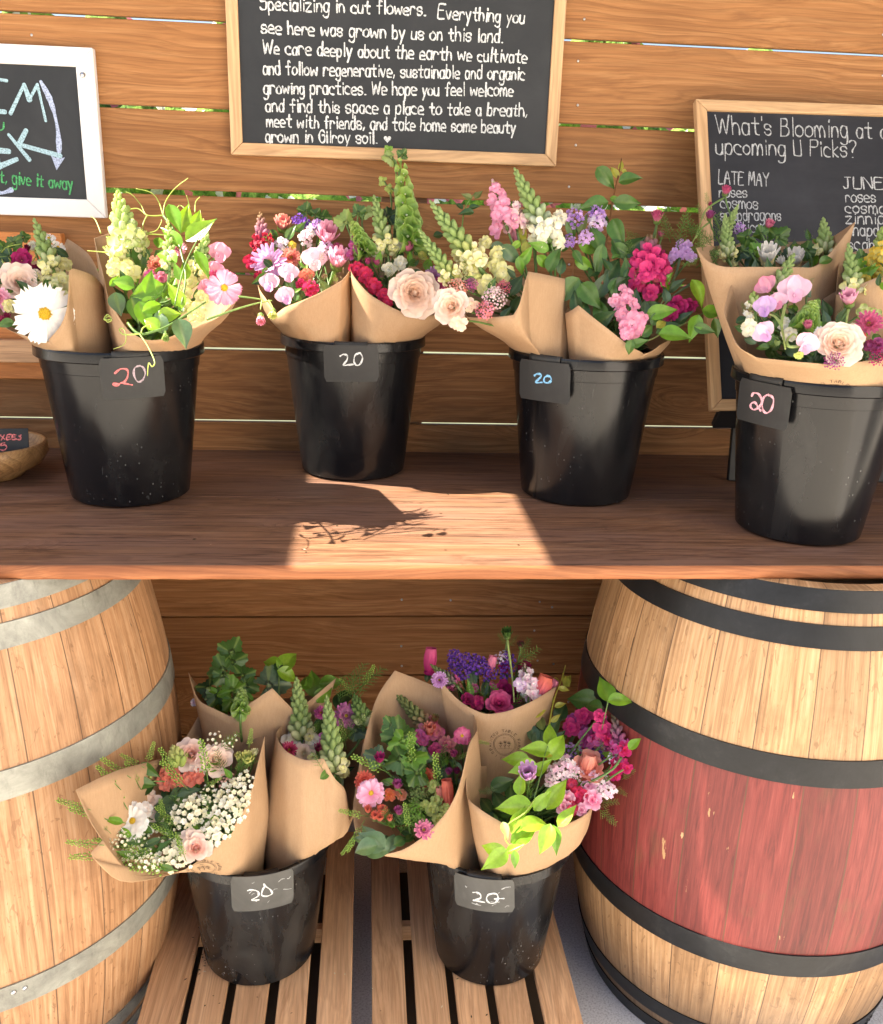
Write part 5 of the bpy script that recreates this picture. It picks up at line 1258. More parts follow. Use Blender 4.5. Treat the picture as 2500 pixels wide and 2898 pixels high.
for q in ((1130, 620, 60), (1090, 700, 70), (1170, 810, 75), (1110, 770, 60), (1200, 720, 55)): b.ruff(q[0], q[1], q[2], 'cream', 'lemon')
b.mum(930, 530, 60, 'coral', 'salmon', fy=.4); b.ruff(960, 610, 60, 'dpink', 'pink'); b.ruff(900, 590, 50, 'mauve', 'dpink')
b.snap(1235, 335, 1165, 600, 100, 'bud', 'budlt', 'cream', 'lemon', .2, 8)
b.tend([[(970, 228), (985, 150), (1040, 70), (1120, 8)], [(970, 228), (945, 150), (900, 95), (810, 70)], [(968, 230), (875, 228), (840, 170), (790, 110), (750, 90)], [(872, 230), (820, 190), (760, 200), (725, 240), (715, 330)], [(875, 230), (850, 290), (870, 330), (930, 320), (960, 270), (960, 255)], [(870, 340), (960, 345), (1040, 352)], [(1130, 180), (1110, 110)], [(1160, 210), (1165, 150), (1190, 120)], [(1100, 190), (1070, 170), (1045, 200)]], .0012)
b.tend([[(600, 335), (570, 260), (540, 235)], [(640, 450), (520, 440)], [(830, 935), (880, 1010), (920, 1100), (905, 1130), (885, 1110), (878, 1185)], [(830, 935), (740, 940), (710, 910), (735, 905), (750, 960), (735, 1000), (675, 1025)], [(660, 850), (620, 850), (640, 820), (665, 850), (640, 865), (630, 840), (655, 830)], [(840, 930), (850, 900), (890, 880), (900, 900)]], .0012, d=.02)
b.bud(985, 945, 34, 'ygreen', 'budlt', fy=-.6, d=.03)
b.tend([[(1230, 850), (1400, 790), (1520, 755), (1620, 735)], [(1420, 712), (1490, 720), (1560, 730)]], .0022, 'stem', d=.015, name='pea_stem')
b.tend([[(1560, 735), (1550, 790)], [(1600, 735), (1630, 790)]], .0016, 'ygreen', d=.015)
b.bud(1552, 830, 44, 'salmon', 'pink', fy=-1.6, d=.02, stem=False); b.bud(1625, 800, 40, 'ygreen', 'lemon', fy=-1.4, d=.02, stem=False)
b.cress([(560, 260, 60, 90)]) if False else None

b.leaf([(1180, 300, 230, 40, 'lime'), (1020, 330, 210, 120, 'leafb'), (980, 450, 190, 140, 'leafb'), (1210, 520, 190, -60, 'leafb'), (900, 620, 170, 60, 'leafb'), (1060, 680, 210, 100, 'lime'), (930, 760, 190, 30, 'leafb')], 'leafb', [(1040, 760), (1090, 560), (1150, 420), (1230, 300), (1290, 250)], W=.44, d=.07)
b.snap(1000, 250, 1010, 560, 80, 'budlt', 'ygreen', 'cream', 'ygreen', .1, 8, d=.05)
# === second table bucket
b = Bouquet('b', 1, cB_, ((620, .08), (1400, -.15)), (-.055, -.01, .06), .04, 'paper wrapped bouquet of pink sweet peas and asters, left half of the wall bucket', 103)
b.wrap([(360, 1400, -.09), (430, 1345, -.14), (520, 1310, -.155), (700, 1235, -.155), (870, 1140, -.14), (938, 1050, -.08), (900, 900, .03), (700, 850, .08), (450, 860, .10), (250, 960, .09), (215, 1160, .02), (290, 1290, -.05)], bulge=.008, crk=.008)
b.green(80)
b.snap(240, 612, 262, 900, 110, 'mauve', 'brown', 'burg', 'red', .3, 8); b.ruff(170, 990, 80, 'hot', 'red', fx=-.4); b.ruff(265, 870, 70, 'burg', 'red'); b.ruff(290, 960, 55, 'red', 'burg')
b.bud(410, 725, 90, 'pink', 'salmon', fx=0, fy=.8, d=-.02); b.bud(755, 820, 130, 'pink', 'lpink', fx=.1, fy=.7); b.bud(835, 1015, 120, 'pink', 'lpink', fx=.2, fy=.8)
b.clus(550, 690, 65, 26, .32, 'purple', 'purple', name='statice', funnel=True); b.clus(690, 725, 60, 24, .32, 'purple', 'lilac', name='statice', funnel=True); b.clus(640, 740, 45, 16, .32, 'lilac', 'white', name='statice')
b.lob([(590, 580, 150, 100), (745, 635, 150, 30), (680, 610, 110, 60)]); b.leaf([(300, 765, 170, 160), (480, 760, 150, 60), (240, 1130, 160, 200, 'leafd'), (560, 720, 120, 45)], 'leaf')
b.clus(410, 860, 55, 12, .4, 'lilac', 'white', name='statice'); b.clus(760, 900, 70, 18, .36, 'lilac', 'lpink', name='statice'); b.clus(590, 810, 60, 14, .4, 'lpink', 'white', name='statice')
b.ruff(490, 860, 42, 'lemon', 'yellow'); b.mum(310, 1000, 150, 'lpink', 'lilac', fx=-.2, fy=.2, n=18, layers=2); b.mum(480, 960, 80, 'red', 'salmon', fy=.2)
b.pea(650, 1000, 115, 'lpink', 'white', fx=.2); b.pea(460, 1100, 92, 'lpink', 'lpink', d=.015); b.pea(320, 1175, 92, 'lpink', 'lilac', fx=-.3, d=.015); b.pea(440, 1275, 88, 'lpink', 'lilac', rot=.4, d=.015)
b.ruff(600, 1100, 80, 'salmon', 'coral'); b.ruff(630, 1200, 85, 'red', 'hot', fx=.2); b.ruff(560, 1170, 60, 'red', 'hot'); b.ruff(230, 1110, 60, 'red', 'burg')
b.fern([(700, 1200, 140, 60), (640, 1210, 130, 95), (780, 1180, 110, 70, 'leafb'), (830, 1160, 90, 100, 'lime'), (560, 1280, 90, 60)], 'olive', n=18, sub=2); b.ruff(740, 1105, 30, 'dpink', 'olive')
b.mum(840, 900, 60, 'burg', 'dpink', fy=.5); b.leaf([(380, 800, 120, 70), (520, 1250, 100, 80), (610, 680, 120, 100, 'leafg')], 'leaf')

b = Bouquet('b', 1, cB_, ((300, .06), (1420, -.15)), (.055, -.01, .06), .04, 'paper wrapped bouquet with a peach rose and one tall spike of green bells', 104)
b.wrap([(942, 1060, -.11), (1010, 1160, -.14), (1100, 1250, -.155), (1250, 1340, -.16), (1380, 1395, -.155), (1500, 1420, -.14), (1630, 1395, -.10), (1720, 1340, -.04), (1620, 1160, .05), (1400, 1000, .10), (1150, 940, .10), (980, 940, .0)], bulge=.012, crk=.008)
b.green(90)
b.bells(1325, 200, 1420, 890, 250); b.lob([(1235, 190, 150, 200, 'budlt'), (1350, 145, 110, 70, 'leaf'), (1230, 120, 90, 150, 'leafb'), (1180, 360, 90, 170, 'ygreen'), (1240, 430, 90, 210, 'ygreen')])
b.bells(960, 690, 1060, 930, 190); b.lob([(900, 655, 200, 100, 'bud'), (1010, 590, 150, 70, 'leaf'), (1080, 600, 130, 20, 'budlt'), (1250, 610, 190, 60, 'leafd'), (1170, 680, 130, 120, 'leafd')])
b.snap(1125, 485, 1230, 930, 125, 'bud', 'budlt', 'cream', 'lemon', .28, 9)
for q in ((1150, 900, 70), (1300, 870, 65), (1330, 1000, 70), (1240, 1050, 75), (1215, 870, 50)): b.ruff(q[0], q[1], q[2], 'white', 'cream')
for q in ((990, 1045, 75), (1060, 1095, 80), (1130, 1180, 85), (1200, 1255, 75), (1090, 1150, 60), (1230, 1300, 55)): b.ruff(q[0], q[1], q[2], 'hot', 'red', fx=-.1, d=.01)
b.rose(1435, 1235, 185, 'peach', 'blush', fx=.15, fy=.15, d=.03); b.mum(1575, 1115, 95, 'mauve', 'lilac', fx=.4, n=18); b.mum(1620, 1170, 70, 'mauve', 'dpink', fx=.5)
b.bud(1390, 905, 58, 'dpink', 'pink'); b.bud(1150, 1015, 50, 'mauve', 'dpink'); b.bud(1075, 1010, 40, 'mauve', 'dpink'); b.bud(1185, 1110, 40, 'mauve', 'olive')
b.stock(970, 790, 985, 950, 60, 'dpink', 'mauve', 8); b.fern([(1400, 1040, 150, 60), (1450, 1000, 140, 30), (1250, 1140, 110, 90), (1280, 960, 120, 50)], 'leaf')
b.leaf([(1510, 950, 110, -40, 'yleaf'), (1550, 1000, 130, 70, 'leafb'), (1590, 900, 150, 60, 'leaf'), (1640, 770, 120, 20, 'leafd'), (1480, 900, 120, 40, 'leafd'), (1330, 930, 130, 90, 'leafd')], 'leaf')

# === third table bucket
b = Bouquet('b', 2, cC_, ((250, .07), (1150, -.15)), (-.06, -.005, .06), .042, 'paper wrapped bouquet of pale yellow snapdragons and yarrow with a tall kraft flap', 105)
b.wrap([(255, 1085, -.02), (300, 1112, -.09), (440, 1112, -.14), (565, 1098, -.16), (605, 1030, -.165), (640, 890, -.15), (660, 822, -.12), (760, 840, -.10), (892, 868, -.07), (910, 980, -.05), (860, 900, .04), (700, 860, .09), (450, 880, .10), (200, 900, .06)], bulge=.012, crk=.007)
b.green(80)
b.snap(45, 385, 390, 850, 130, 'bud', 'budlt', 'lemon', 'cream', .33, 12)
for q in ((470, 720, 80), (500, 830, 85), (310, 830, 85), (395, 910, 85), (450, 790, 60), (390, 640, 55), (220, 720, 60)): b.ruff(q[0], q[1], q[2], 'cream', 'lemon')
b.snap(-30, 560, 185, 870, 95, 'bud', 'budlt', 'lemon', 'cream', .12, 10)
b.stock(440, 265, 530, 560, 85, 'lpink', 'pink', 14); b.stock(570, 400, 590, 560, 70, 'lpink', 'blush', 8)
b.snap(578, 180, 800, 640, 130, 'bud', 'budlt', 'white', 'cream', .26, 12)
for q in ((700, 510, 60), (800, 590, 75), (860, 480, 60), (730, 590, 60), (850, 640, 60), (690, 620, 45)): b.ruff(q[0], q[1], q[2], 'white', 'cream')
for q in ((215, 930, 68, 'blush', 'coral'), (450, 990, 80, 'lpink', 'blush'), (385, 1070, 65, 'coral', 'pink'), (505, 922, 50, 'coral', 'dpink'), (300, 905, 45, 'dpink', 'mauve')): b.clus(q[0], q[1], q[2], 60, .13, q[3], q[4], name='yarrow', green='leafd', d=.01)
b.rose(175, 1045, 118, 'peach', 'blush', fx=-.35, fy=.1, n=26, d=.02); b.ruff(220, 1150, 70, 'blush', 'peach', fx=-.2, fy=-.6, d=.03); b.ruff(295, 1035, 65, 'blush', 'peach', fx=.3, n_=4)
b.leaf([(270, 345, 80, 160, 'olive'), (345, 330, 75, 50, 'olive'), (265, 460, 110, 190, 'leafd'), (225, 400, 70, 130, 'leafd'), (320, 410, 80, 10, 'leafd')], 'olive', [(240, 560), (255, 440), (290, 370), (330, 320)])
b.leaf([(600, 620, 120, 190, 'yleaf'), (620, 560, 130, 110, 'yleaf'), (640, 690, 130, -100, 'yleaf'), (575, 660, 100, 220, 'lime'), (720, 665, 150, 160, 'leafb'), (770, 770, 150, -40, 'leafb'), (830, 740, 190, 65, 'leaf'), (640, 720, 160, 60, 'leafb'), (715, 540, 150, 80, 'leaf'), (820, 620, 190, 60, 'leaf'), (610, 790, 130, -80, 'leafb'), (870, 780, 130, 80, 'leafd')], 'leaf', W=.42)
b.leaf([(580, 900, 170, 60, 'leafd'), (500, 650, 170, 10, 'leafg'), (560, 720, 190, -40, 'leafg'), (590, 1010, 150, 80, 'leafd'), (520, 1080, 110, 60, 'leafd')], 'leafd')

b = Bouquet('b', 2, cC_, ((250, .07), (1280, -.15)), (.06, -.005, .06), .042, 'paper wrapped bouquet of tall glossy leafy stems, pink stock and magenta snapdragon', 106)
b.wrap([(892, 1085, -.08), (930, 1070, -.12), (978, 1036, -.135), (1080, 1120, -.155), (1190, 1205, -.165), (1310, 1300, -.165), (1420, 1350, -.15), (1490, 1290, -.13), (1545, 1255, -.09), (1600, 1150, .0), (1450, 1020, .09), (1200, 960, .11), (1000, 980, .05)], bulge=.006, crk=.007)
b.green(110, cols=('leafd', 'leafd', 'leaf', 'leafd'))
b.leaf([(1155, 235, 190, -50), (1310, 250, 160, 5), (1065, 415, 210, -165), (1290, 390, 190, 0), (1240, 590, 220, -60), (1248, 150, 80, 85, 'yleaf'), (1205, 190, 100, 120, 'yleaf'), (1280, 185, 60, 10, 'yleaf'), (1220, 370, 90, -20, 'leafb'), (1230, 690, 170, -60, 'leafd'), (1090, 780, 170, 60, 'leafd')], 'leaf', [(1128, 900), (1140, 750), (1165, 560), (1200, 350), (1228, 225), (1250, 110)], sc='brown', W=.48, sr=.0022)
b.leaf([(1015, 520, 150, 70, 'olive'), (1070, 675, 190, -15, 'leafb'), (1110, 760, 230, -100, 'leaf'), (1020, 780, 170, -40, 'leafb'), (935, 560, 150, -75, 'leaf'), (980, 740, 130, -60, 'leaf'), (900, 620, 160, 75, 'leaf')], 'leaf', [(940, 860), (950, 720), (985, 590), (1035, 470)], W=.42, sc='brown')
b.leaf([(915, 940, 220, -130, 'leaf'), (1060, 985, 220, -50, 'leaf'), (1130, 900, 190, 70, 'leafd'), (1000, 900, 160, 80, 'leafd'), (1230, 900, 190, 40, 'leafd')], 'leaf', W=.55)
b.clus(950, 490, 62, 22, .3, 'purple', 'lilac', name='statice', funnel=True); b.clus(1090, 470, 60, 22, .3, 'purple', 'lilac', name='statice', funnel=True); b.clus(1092, 515, 55, 16, .36, 'white', 'lilac', name='statice'); b.clus(1020, 610, 50, 16, .32, 'lilac', 'lilac', name='statice'); b.clus(920, 630, 45, 16, .32, 'purple', 'lilac', name='statice')
b.stock(1270, 920, 1290, 1080, 66, 'lpink', 'pink', 10, d=.02); b.ruff(1318, 1165, 108, 'lpink', 'pink', n_=7, d=.03); b.ruff(1260, 1100, 60, 'lpink', 'pink', d=.025); b.ruff(1285, 1215, 60, 'lpink', 'pink', d=.03); b.ruff(1375, 1120, 60, 'lpink', 'pink', d=.02); b.ruff(1210, 1010, 55, 'pink', 'lpink', d=.02)
b.snap(1425, 600, 1430, 900, 130, 'mauve', 'brown', 'magenta', 'hot', .62, 9, bloom=1.2)
for q in ((1360, 770, 70), (1480, 850, 70), (1400, 860, 80), (1350, 900, 70), (1430, 960, 70), (1500, 890, 55)): b.ruff(q[0], q[1], q[2], 'magenta', 'hot')
for q in ((1610, 1045, 85), (1560, 1080, 70), (1680, 1040, 60)): b.ruff(q[0], q[1], q[2], 'burg', 'magenta')
for q in ((1630, 650, 48), (1590, 710, 48), (1660, 700, 52), (1560, 745, 40), (1690, 730, 48), (1670, 655, 40), (1630, 720, 36)): b.ruff(q[0], q[1], q[2], 'lilac', 'lilac', n_=4)
b.tend([[(1620, 740), (1590, 850), (1540, 950), (1500, 1030)], [(1690, 900), (1600, 960), (1510, 1040)]], .003, 'leafg', name='flower_stem')
b.leaf([(1435, 910, 180, 110, 'leafg'), (1600, 910, 150, 40, 'leafg'), (1400, 1040, 130, 80, 'leafg'), (1460, 1030, 120, 20, 'leafg'), (1530, 970, 120, 100, 'leafg'), (1430, 1190, 150, 10, 'leafd')], 'leafg', W=.42)
b.bud(1475, 500, 55, 'pink', 'dpink', d=.0); b.bud(1500, 605, 32, 'bud', 'dpink'); b.tend([[(1475, 530), (1462, 620), (1450, 700)], [(1500, 625), (1480, 680)]], .0016, 'stem', name='flower_stem')
b.fern([(1600, 680, 210, 80), (1700, 620, 200, 100), (1560, 640, 180, 110), (1680, 700, 190, 30), (1330, 740, 140, 110), (1720, 800, 180, 40), (1390, 640, 130, 150)], 'leaf', sub=3)
b.leaf([(1510, 1075, 210, 10, 'leafb'), (1510, 1145, 100, 40, 'yleaf'), (1710, 1180, 190, -110, 'leafb'), (1590, 1240, 220, -12, 'leafb'), (1720, 970, 200, -70, 'lime'), (1420, 1190, 130, 40, 'leaf'), (1480, 1100, 150, 60, 'leaf'), (1780, 1190, 150, -20, 'leaf'), (1300, 1300, 110, -110, 'leaf'), (1370, 1280, 130, 10, 'leaf'), (1830, 1080, 150, -10, 'leafb'), (1870, 990, 110, -60, 'leaf')], 'leaf', [(1330, 1285), (1440, 1250), (1510, 1210), (1620, 1165), (1760, 1090), (1850, 1010), (1880, 930)], W=.5, d=.03, sc='olive')
b.leaf([(1890, 930, 100, 70, 'yleaf'), (1900, 990, 80, 20, 'yleaf'), (1940, 1100, 170, -25, 'leaf'), (1860, 1180, 140, -70, 'leaf')], 'leaf', W=.45, d=.03)

b.leaf([(1010, 1060, 200, 70, 'leafd'), (1110, 1060, 220, 110, 'leaf'), (1180, 1000, 200, 60, 'leafd'), (1280, 820, 200, 100, 'leaf'), (1200, 800, 210, 60, 'leafd'), (1320, 660, 190, 40, 'leafd'), (1090, 600, 190, 110, 'leaf'), (960, 1010, 170, 100, 'leafd'), (1260, 700, 170, -30, 'leaf'), (1150, 1130, 200, 30, 'leafd'), (1330, 1000, 170, 80, 'leafd'), (1560, 1180, 190, 20, 'leafd'), (1640, 1120, 180, 40, 'leafd'), (1110, 480, 150, 150, 'leaf')], 'leaf', W=.5)
# === right table bucket, back bouquet
b = Bouquet('b', 3, cD_, ((350, .26), (800, .16)), (.0, .07, .07), .035, 'paper wrapped bouquet of green spires and white cosmos, in front of the leaning blackboard', 107)
b.wrap([(205, 635, .06), (290, 740, .04), (420, 790, .02), (620, 792, .01), (820, 792, .01), (1020, 792, .02), (1180, 790, .04), (1330, 640, .06), (1500, 425, .09), (1300, 560, .2), (1000, 590, .24), (650, 600, .24), (380, 620, .2)], bulge=.0, crk=.003)
b.green(90, cols=('leaf', 'leafd', 'leaf', 'leafg'))
b.snap(440, 365, 465, 720, 110, 'bud', 'budlt', 'cream', 'lemon', .06, 12, d=.03); b.snap(545, 290, 420, 560, 90, 'bud', 'budlt', 'cream', 'lemon', .05, 10); b.snap(1240, 400, 1260, 690, 130, 'bud', 'budlt', 'cream', 'lemon', .08, 9, d=.02)
b.ruff(520, 750, 45, 'cream', 'lemon'); b.ruff(415, 700, 35, 'budlt', 'cream')
b.lob([(595, 560, 170, 200), (720, 505, 140, 130), (890, 520, 220, 50), (1060, 640, 210, 160), (1130, 650, 190, 20), (700, 640, 150, 60, 'leafb'), (560, 690, 160, 240, 'leafd'), (830, 640, 150, 90, 'leafd'), (950, 690, 160, 100, 'leafd')], d=.02)
b.bud(785, 735, 120, 'white', 'white', fx=.05, fy=.8, d=.03, green='cream'); b.bud(1010, 760, 110, 'white', 'white', fx=.1, fy=.8, d=.02, green='cream'); b.bud(905, 760, 50, 'white', 'white', fx=-.3, fy=.7, d=.03)
b.bud(785, 465, 55, 'dpink', 'pink', fx=.5, fy=.7, d=.02); b.tend([[(760, 490), (640, 560), (520, 620)]], .0018, 'stem', name='flower_stem')
b.bud(440, 195, 55, 'pink', 'dpink', fx=.3); b.bud(312, 395, 52, 'dpink', 'mauve', fx=.2); b.bud(318, 293, 26, 'brown', 'dpink'); b.tend([[(430, 230), (330, 290), (270, 350), (210, 520), (170, 600)], [(310, 430), (250, 480), (200, 560)]], .002, 'stem', d=.02, name='flower_stem')
b.clus(555, 480, 50, 16, .3, 'purple', 'lilac', name='statice'); b.clus(620, 500, 30, 10, .3, 'purple', 'mauve', name='statice')
b.clus(340, 705, 55, 40, .16, 'bud', 'leaf', name='seed_pod', dome=.9)
b.fern([(300, 560, 200, 150), (330, 620, 220, 120), (380, 560, 200, 90), (330, 680, 180, 170), (260, 660, 190, 110), (240, 720, 150, 200), (280, 420, 150, 120), (300, 300, 110, 100)], 'leaf', sub=4)
b.leaf([(1000, 650, 190, 80, 'leafg'), (1280, 720, 160, 30, 'leaf'), (1180, 720, 150, 70, 'leafb'), (660, 740, 160, 60, 'leafd'), (620, 640, 150, 10, 'leaf'), (780, 620, 150, 80, 'leaf')], 'leaf')

# === right table bucket, cut off at the frame
b = Bouquet('b', 3, cD_, ((550, .10), (1000, -.02)), (.09, .05, .07), .03, 'paper wrapped bouquet of yellow blossoms, cut off at the right edge of the picture', 108)
b.wrap([(1365, 780, .06), (1345, 1020, .0), (1450, 980, -.02), (1560, 925, -.03), (1727, 860, -.04), (1900, 800, -.02), (2000, 720, .06), (1850, 620, .14), (1600, 640, .15), (1420, 700, .12)], bulge=.0, crk=.003)
b.green(60)
b.snap(1720, 480, 1740, 800, 150, 'bud', 'ygreen', 'lemon', 'yellow', .4, 9)
for q in ((1640, 745, 85), (1690, 830, 75), (1710, 660, 60), (1580, 900, 60)): b.ruff(q[0], q[1], q[2], 'lemon', 'yellow', fx=-.1)
b.leaf([(1590, 830, 190, 30), (1480, 800, 170, 110, 'leafd'), (1560, 740, 160, 60), (1780, 850, 170, 80)], 'leafb'); b.lob([(1830, 700, 200, 60), (1540, 700, 140, 130)])

# === right table bucket, front bouquet
b = Bouquet('b', 3, cD_, ((900, .04), (1560, -.16)), (.01, -.03, .06), .05, 'open paper wrapped bouquet of big pink sweet peas and a blush rose', 109)
b.wrap([(432, 1150, -.04), (470, 1270, -.09), (530, 1440, -.135), (552, 1548, -.155), (640, 1556, -.165), (900, 1562, -.175), (1150, 1575, -.18), (1330, 1592, -.18), (1500, 1570, -.175), (1727, 1530, -.16), (2000, 1400, -.08), (2050, 1150, .04), (1727, 900, .10), (1410, 960, .07), (1230, 1060, .05), (1000, 960, .07), (760, 880, .07), (590, 825, .05), (490, 940, .02)], bulge=.014, crk=.004)
b.green(120, cols=('leaf', 'leafd', 'leafg', 'leaf'))
b.snap(1000, 690, 855, 980, 140, 'bud', 'budlt', 'cream', 'lemon', .05, 9, d=.03); b.snap(1445, 610, 1490, 1020, 140, 'bud', 'budlt', 'cream', 'lemon', .12, 10, d=.03)
b.pea(1000, 1020, 150, 'lpink', 'lpink', fx=.1, fy=.2, d=.05); b.pea(790, 970, 105, 'pink', 'lpink', fx=-.4, fy=.4, rot=.5, d=.04); b.pea(775, 1140, 110, 'lilac', 'lilac', fx=-.3, d=.05); b.pea(870, 1090, 90, 'lpink', 'pink', d=.04); b.pea(785, 1345, 110, 'lpink', 'lilac', fx=-.4, rot=.6, d=.05); b.pea(1085, 1430, 115, 'lpink', 'lpink', fx=.2, rot=-.5, fy=-.3, d=.05)
b.tend([[(930, 1100), (900, 1250), (915, 1350), (930, 1460)], [(900, 1270), (850, 1200), (800, 1180)], [(1040, 1440), (960, 1440), (950, 1380), (1000, 1340), (1040, 1380)]], .0028, 'budlt', d=.045, name='pea_stem')
b.snap(670, 1000, 690, 1230, 110, 'budlt', 'ygreen', 'cream', 'white', .5, 6); b.ruff(640, 1290, 95, 'white', 'cream', fx=-.1, d=.02); b.ruff(670, 1110, 60, 'cream', 'lemon'); b.ruff(960, 1340, 80, 'white', 'cream', d=.0); b.ruff(910, 1250, 70, 'cream', 'white'); b.ruff(1040, 1510, 50, 'lemon', 'ygreen', fy=-.6, d=.05)
b.bells(1160, 1090, 1080, 1300, 240); b.lob([(1180, 1090, 120, 60, 'leafb'), (1110, 1000, 90, 80, 'leafg')]); b.bud(1115, 1290, 55, 'dpink', 'pink', d=.03)
b.rose(1365, 1420, 185, 'peach', 'blush', fx=.1, fy=.35, d=.05); b.ruff(1215, 1330, 65, 'blush', 'white', fx=-.2, d=.03)
b.bud(1450, 1085, 100, 'pink', 'lpink', fy=.9, d=.05); b.mum(1610, 1260, 120, 'pink', 'dpink', fx=.1, fy=.45, n=20, d=.04); b.tend([[(1445, 1140), (1430, 1230), (1420, 1330)]], .0022, 'budlt', d=.045, name='flower_stem')
b.ruff(1570, 1160, 80, 'cream', 'ygreen'); b.ruff(1660, 1180, 70, 'cream', 'ygreen'); b.ruff(1480, 1300, 70, 'white', 'cream', d=.0)
b.ruff(1690, 1430, 90, 'burg', 'mauve', d=.02); b.ruff(1620, 1430, 70, 'mauve', 'burg', d=.02); b.bud(1560, 1390, 50, 'dpink', 'coral', d=.03); b.clus(1330, 1560, 80, 50, .12, 'burg', 'mauve', name='yarrow', green='leafd', d=.03); b.clus(1580, 1520, 50, 30, .16, 'bud', 'leafd', name='seed_pod'); b.clus(1690, 1530, 80, 50, .12, 'burg', 'magenta', name='yarrow', green='leafd', d=.03)
b.fern([(880, 1440, 120, 160, 'leaf'), (1300, 1290, 150, 30), (1360, 1220, 150, 60), (1650, 1060, 180, 45), (620, 1190, 120, 110), (1100, 990, 110, 70, 'leafg'), (1470, 1540, 120, 20)], 'leaf')
b.leaf([(600, 1220, 150, 20, 'leafd'), (1260, 1200, 150, 100, 'leafg'), (1240, 1260, 160, 50), (980, 1180, 130, 80, 'leafd'), (820, 1260, 150, 60, 'leafg'), (1400, 1330, 130, 30), (1690, 1340, 150, 60), (560, 1290, 120, 150), (870, 1390, 100, 80, 'budlt'), (1580, 1080, 150, 80, 'leafd')], 'leaf')
b.leaf([(700, 1220, 150, 100, 'leafd'), (820, 1360, 150, 80, 'leaf'), (1000, 1260, 160, 100, 'leafg'), (1180, 1180, 170, 60, 'leaf'), (1130, 1380, 140, 110, 'leafd'), (930, 1050, 150, 70, 'leafg'), (740, 1430, 130, 160, 'leaf'), (1260, 1130, 170, 110, 'leafd'), (1400, 1190, 170, 70, 'leafg'), (1530, 1340, 140, 60, 'leafd'), (640, 1380, 130, 140, 'leafg')], 'leaf')
b.lob([(1190, 1260, 150, 60, 'leafb'), (720, 1320, 120, 200, 'leafg')])
b.stamp(1322, 1838, 170, .75, text='PAINTED TABLE FARM')

# === left floor bucket
b = Bouquet('b', 4, cE_, ((150, .16), (560, .07)), (-.01, .08, .07), .04, 'paper wrapped bouquet of big green leaves behind the white flowers', 110)
b.wrap([(700, 300, .08), (755, 460, .04), (850, 515, .02), (950, 562, .01), (1060, 490, .01), (1200, 395, .02), (1340, 540, .03), (1420, 470, .06), (1580, 335, .10), (1480, 420, .17), (1250, 460, .2), (950, 440, .2), (780, 400, .16)], bulge=0, crk=.004)
b.green(70, size=(.03, .06), cols=('leaf', 'leaf', 'leafd', 'leafb'))
b.lob([(965, 150, 190, 80), (880, 270, 190, 150), (985, 220, 180, 40), (950, 380, 180, 110, 'leafb'), (850, 445, 150, 190), (1220, 365, 250, 20, 'leafg'), (1040, 300, 150, 50), (800, 400, 150, 200, 'leafd'), (960, 490, 160, 260, 'leafb'), (1070, 380, 150, 0), (890, 340, 130, 240)])
b.leaf([(1190, 260, 160, 170, 'lime'), (1290, 220, 180, 60, 'lime'), (1305, 310, 160, -15, 'lime'), (1230, 250, 90, 100, 'leafd'), (1440, 370, 190, 100, 'leafb'), (1550, 360, 160, 10, 'leafb'), (1500, 420, 150, 60), (1390, 350, 130, 130)], 'leafb', [(1240, 430), (1240, 330), (1240, 260)], W=.62)
b.ruff(735, 480, 30, 'lpink', 'white'); b.bells(1020, 400, 1010, 540, 120)

b = Bouquet('b', 4, cE_, ((350, .10), (1200, -.10)), (.07, -.0, .05), .05, 'paper wrapped bouquet of green snapdragon spires and a mauve aster, over the left crate', 111)
b.wrap([(1225, 660, -.02), (1245, 720, -.07), (1290, 775, -.10), (1400, 825, -.12), (1505, 812, -.125), (1570, 930, -.13), (1635, 1000, -.12), (1660, 1180, -.10), (1710, 1000, -.03), (1740, 700, .06), (1600, 560, .12), (1420, 540, .12), (1290, 590, .06)], bulge=.022, crk=.005)
b.green(80)
b.snap(1345, 345, 1375, 700, 130, 'bud', 'budlt', 'cream', 'lemon', .05, 11, d=.0); b.snap(1525, 450, 1570, 900, 130, 'bud', 'budlt', 'cream', 'lemon', .06, 12, d=.05); b.snap(1690, 440, 1745, 610, 110, 'bud', 'leaf', 'cream', 'lemon', .05, 7)
b.mum(1640, 560, 85, 'lpink', 'mauve', fx=.1, fy=.1, n=26); b.ruff(1500, 705, 55, 'lilac', 'mauve'); b.mum(1490, 540, 45, 'dpink', 'mauve'); b.mum(1300, 765, 55, 'red', 'dpink', fy=.5, d=.02); b.ruff(1320, 710, 85, 'cream', 'white', fy=.4); b.ruff(1445, 720, 70, 'white', 'cream'); b.rose(1390, 785, 65, 'cream', 'blush', n=18, d=.01); b.ruff(1440, 815, 40, 'cream', 'lemon', d=.03); b.bud(1475, 765, 40, 'burg', 'dpink')
b.fern([(1640, 440, 220, 60), (1690, 420, 220, 40), (1700, 500, 200, 100), (1640, 700, 150, 70), (1680, 640, 180, 50), (1600, 470, 180, 80)], 'leaf'); b.cress([(1640, 760, 150, 100), (1720, 410, 150, 60), (1700, 450, 120, 130)])
b.leaf([(1600, 440, 180, 80, 'leafd'), (1640, 420, 160, 60, 'leafd'), (1470, 600, 150, 90, 'leafd'), (1720, 660, 160, 30), (1560, 650, 150, 70, 'leafd'), (1600, 950, 110, -60, 'leaf')], 'leaf')
b.lob([(1720, 640, 150, 20, 'leafg')])

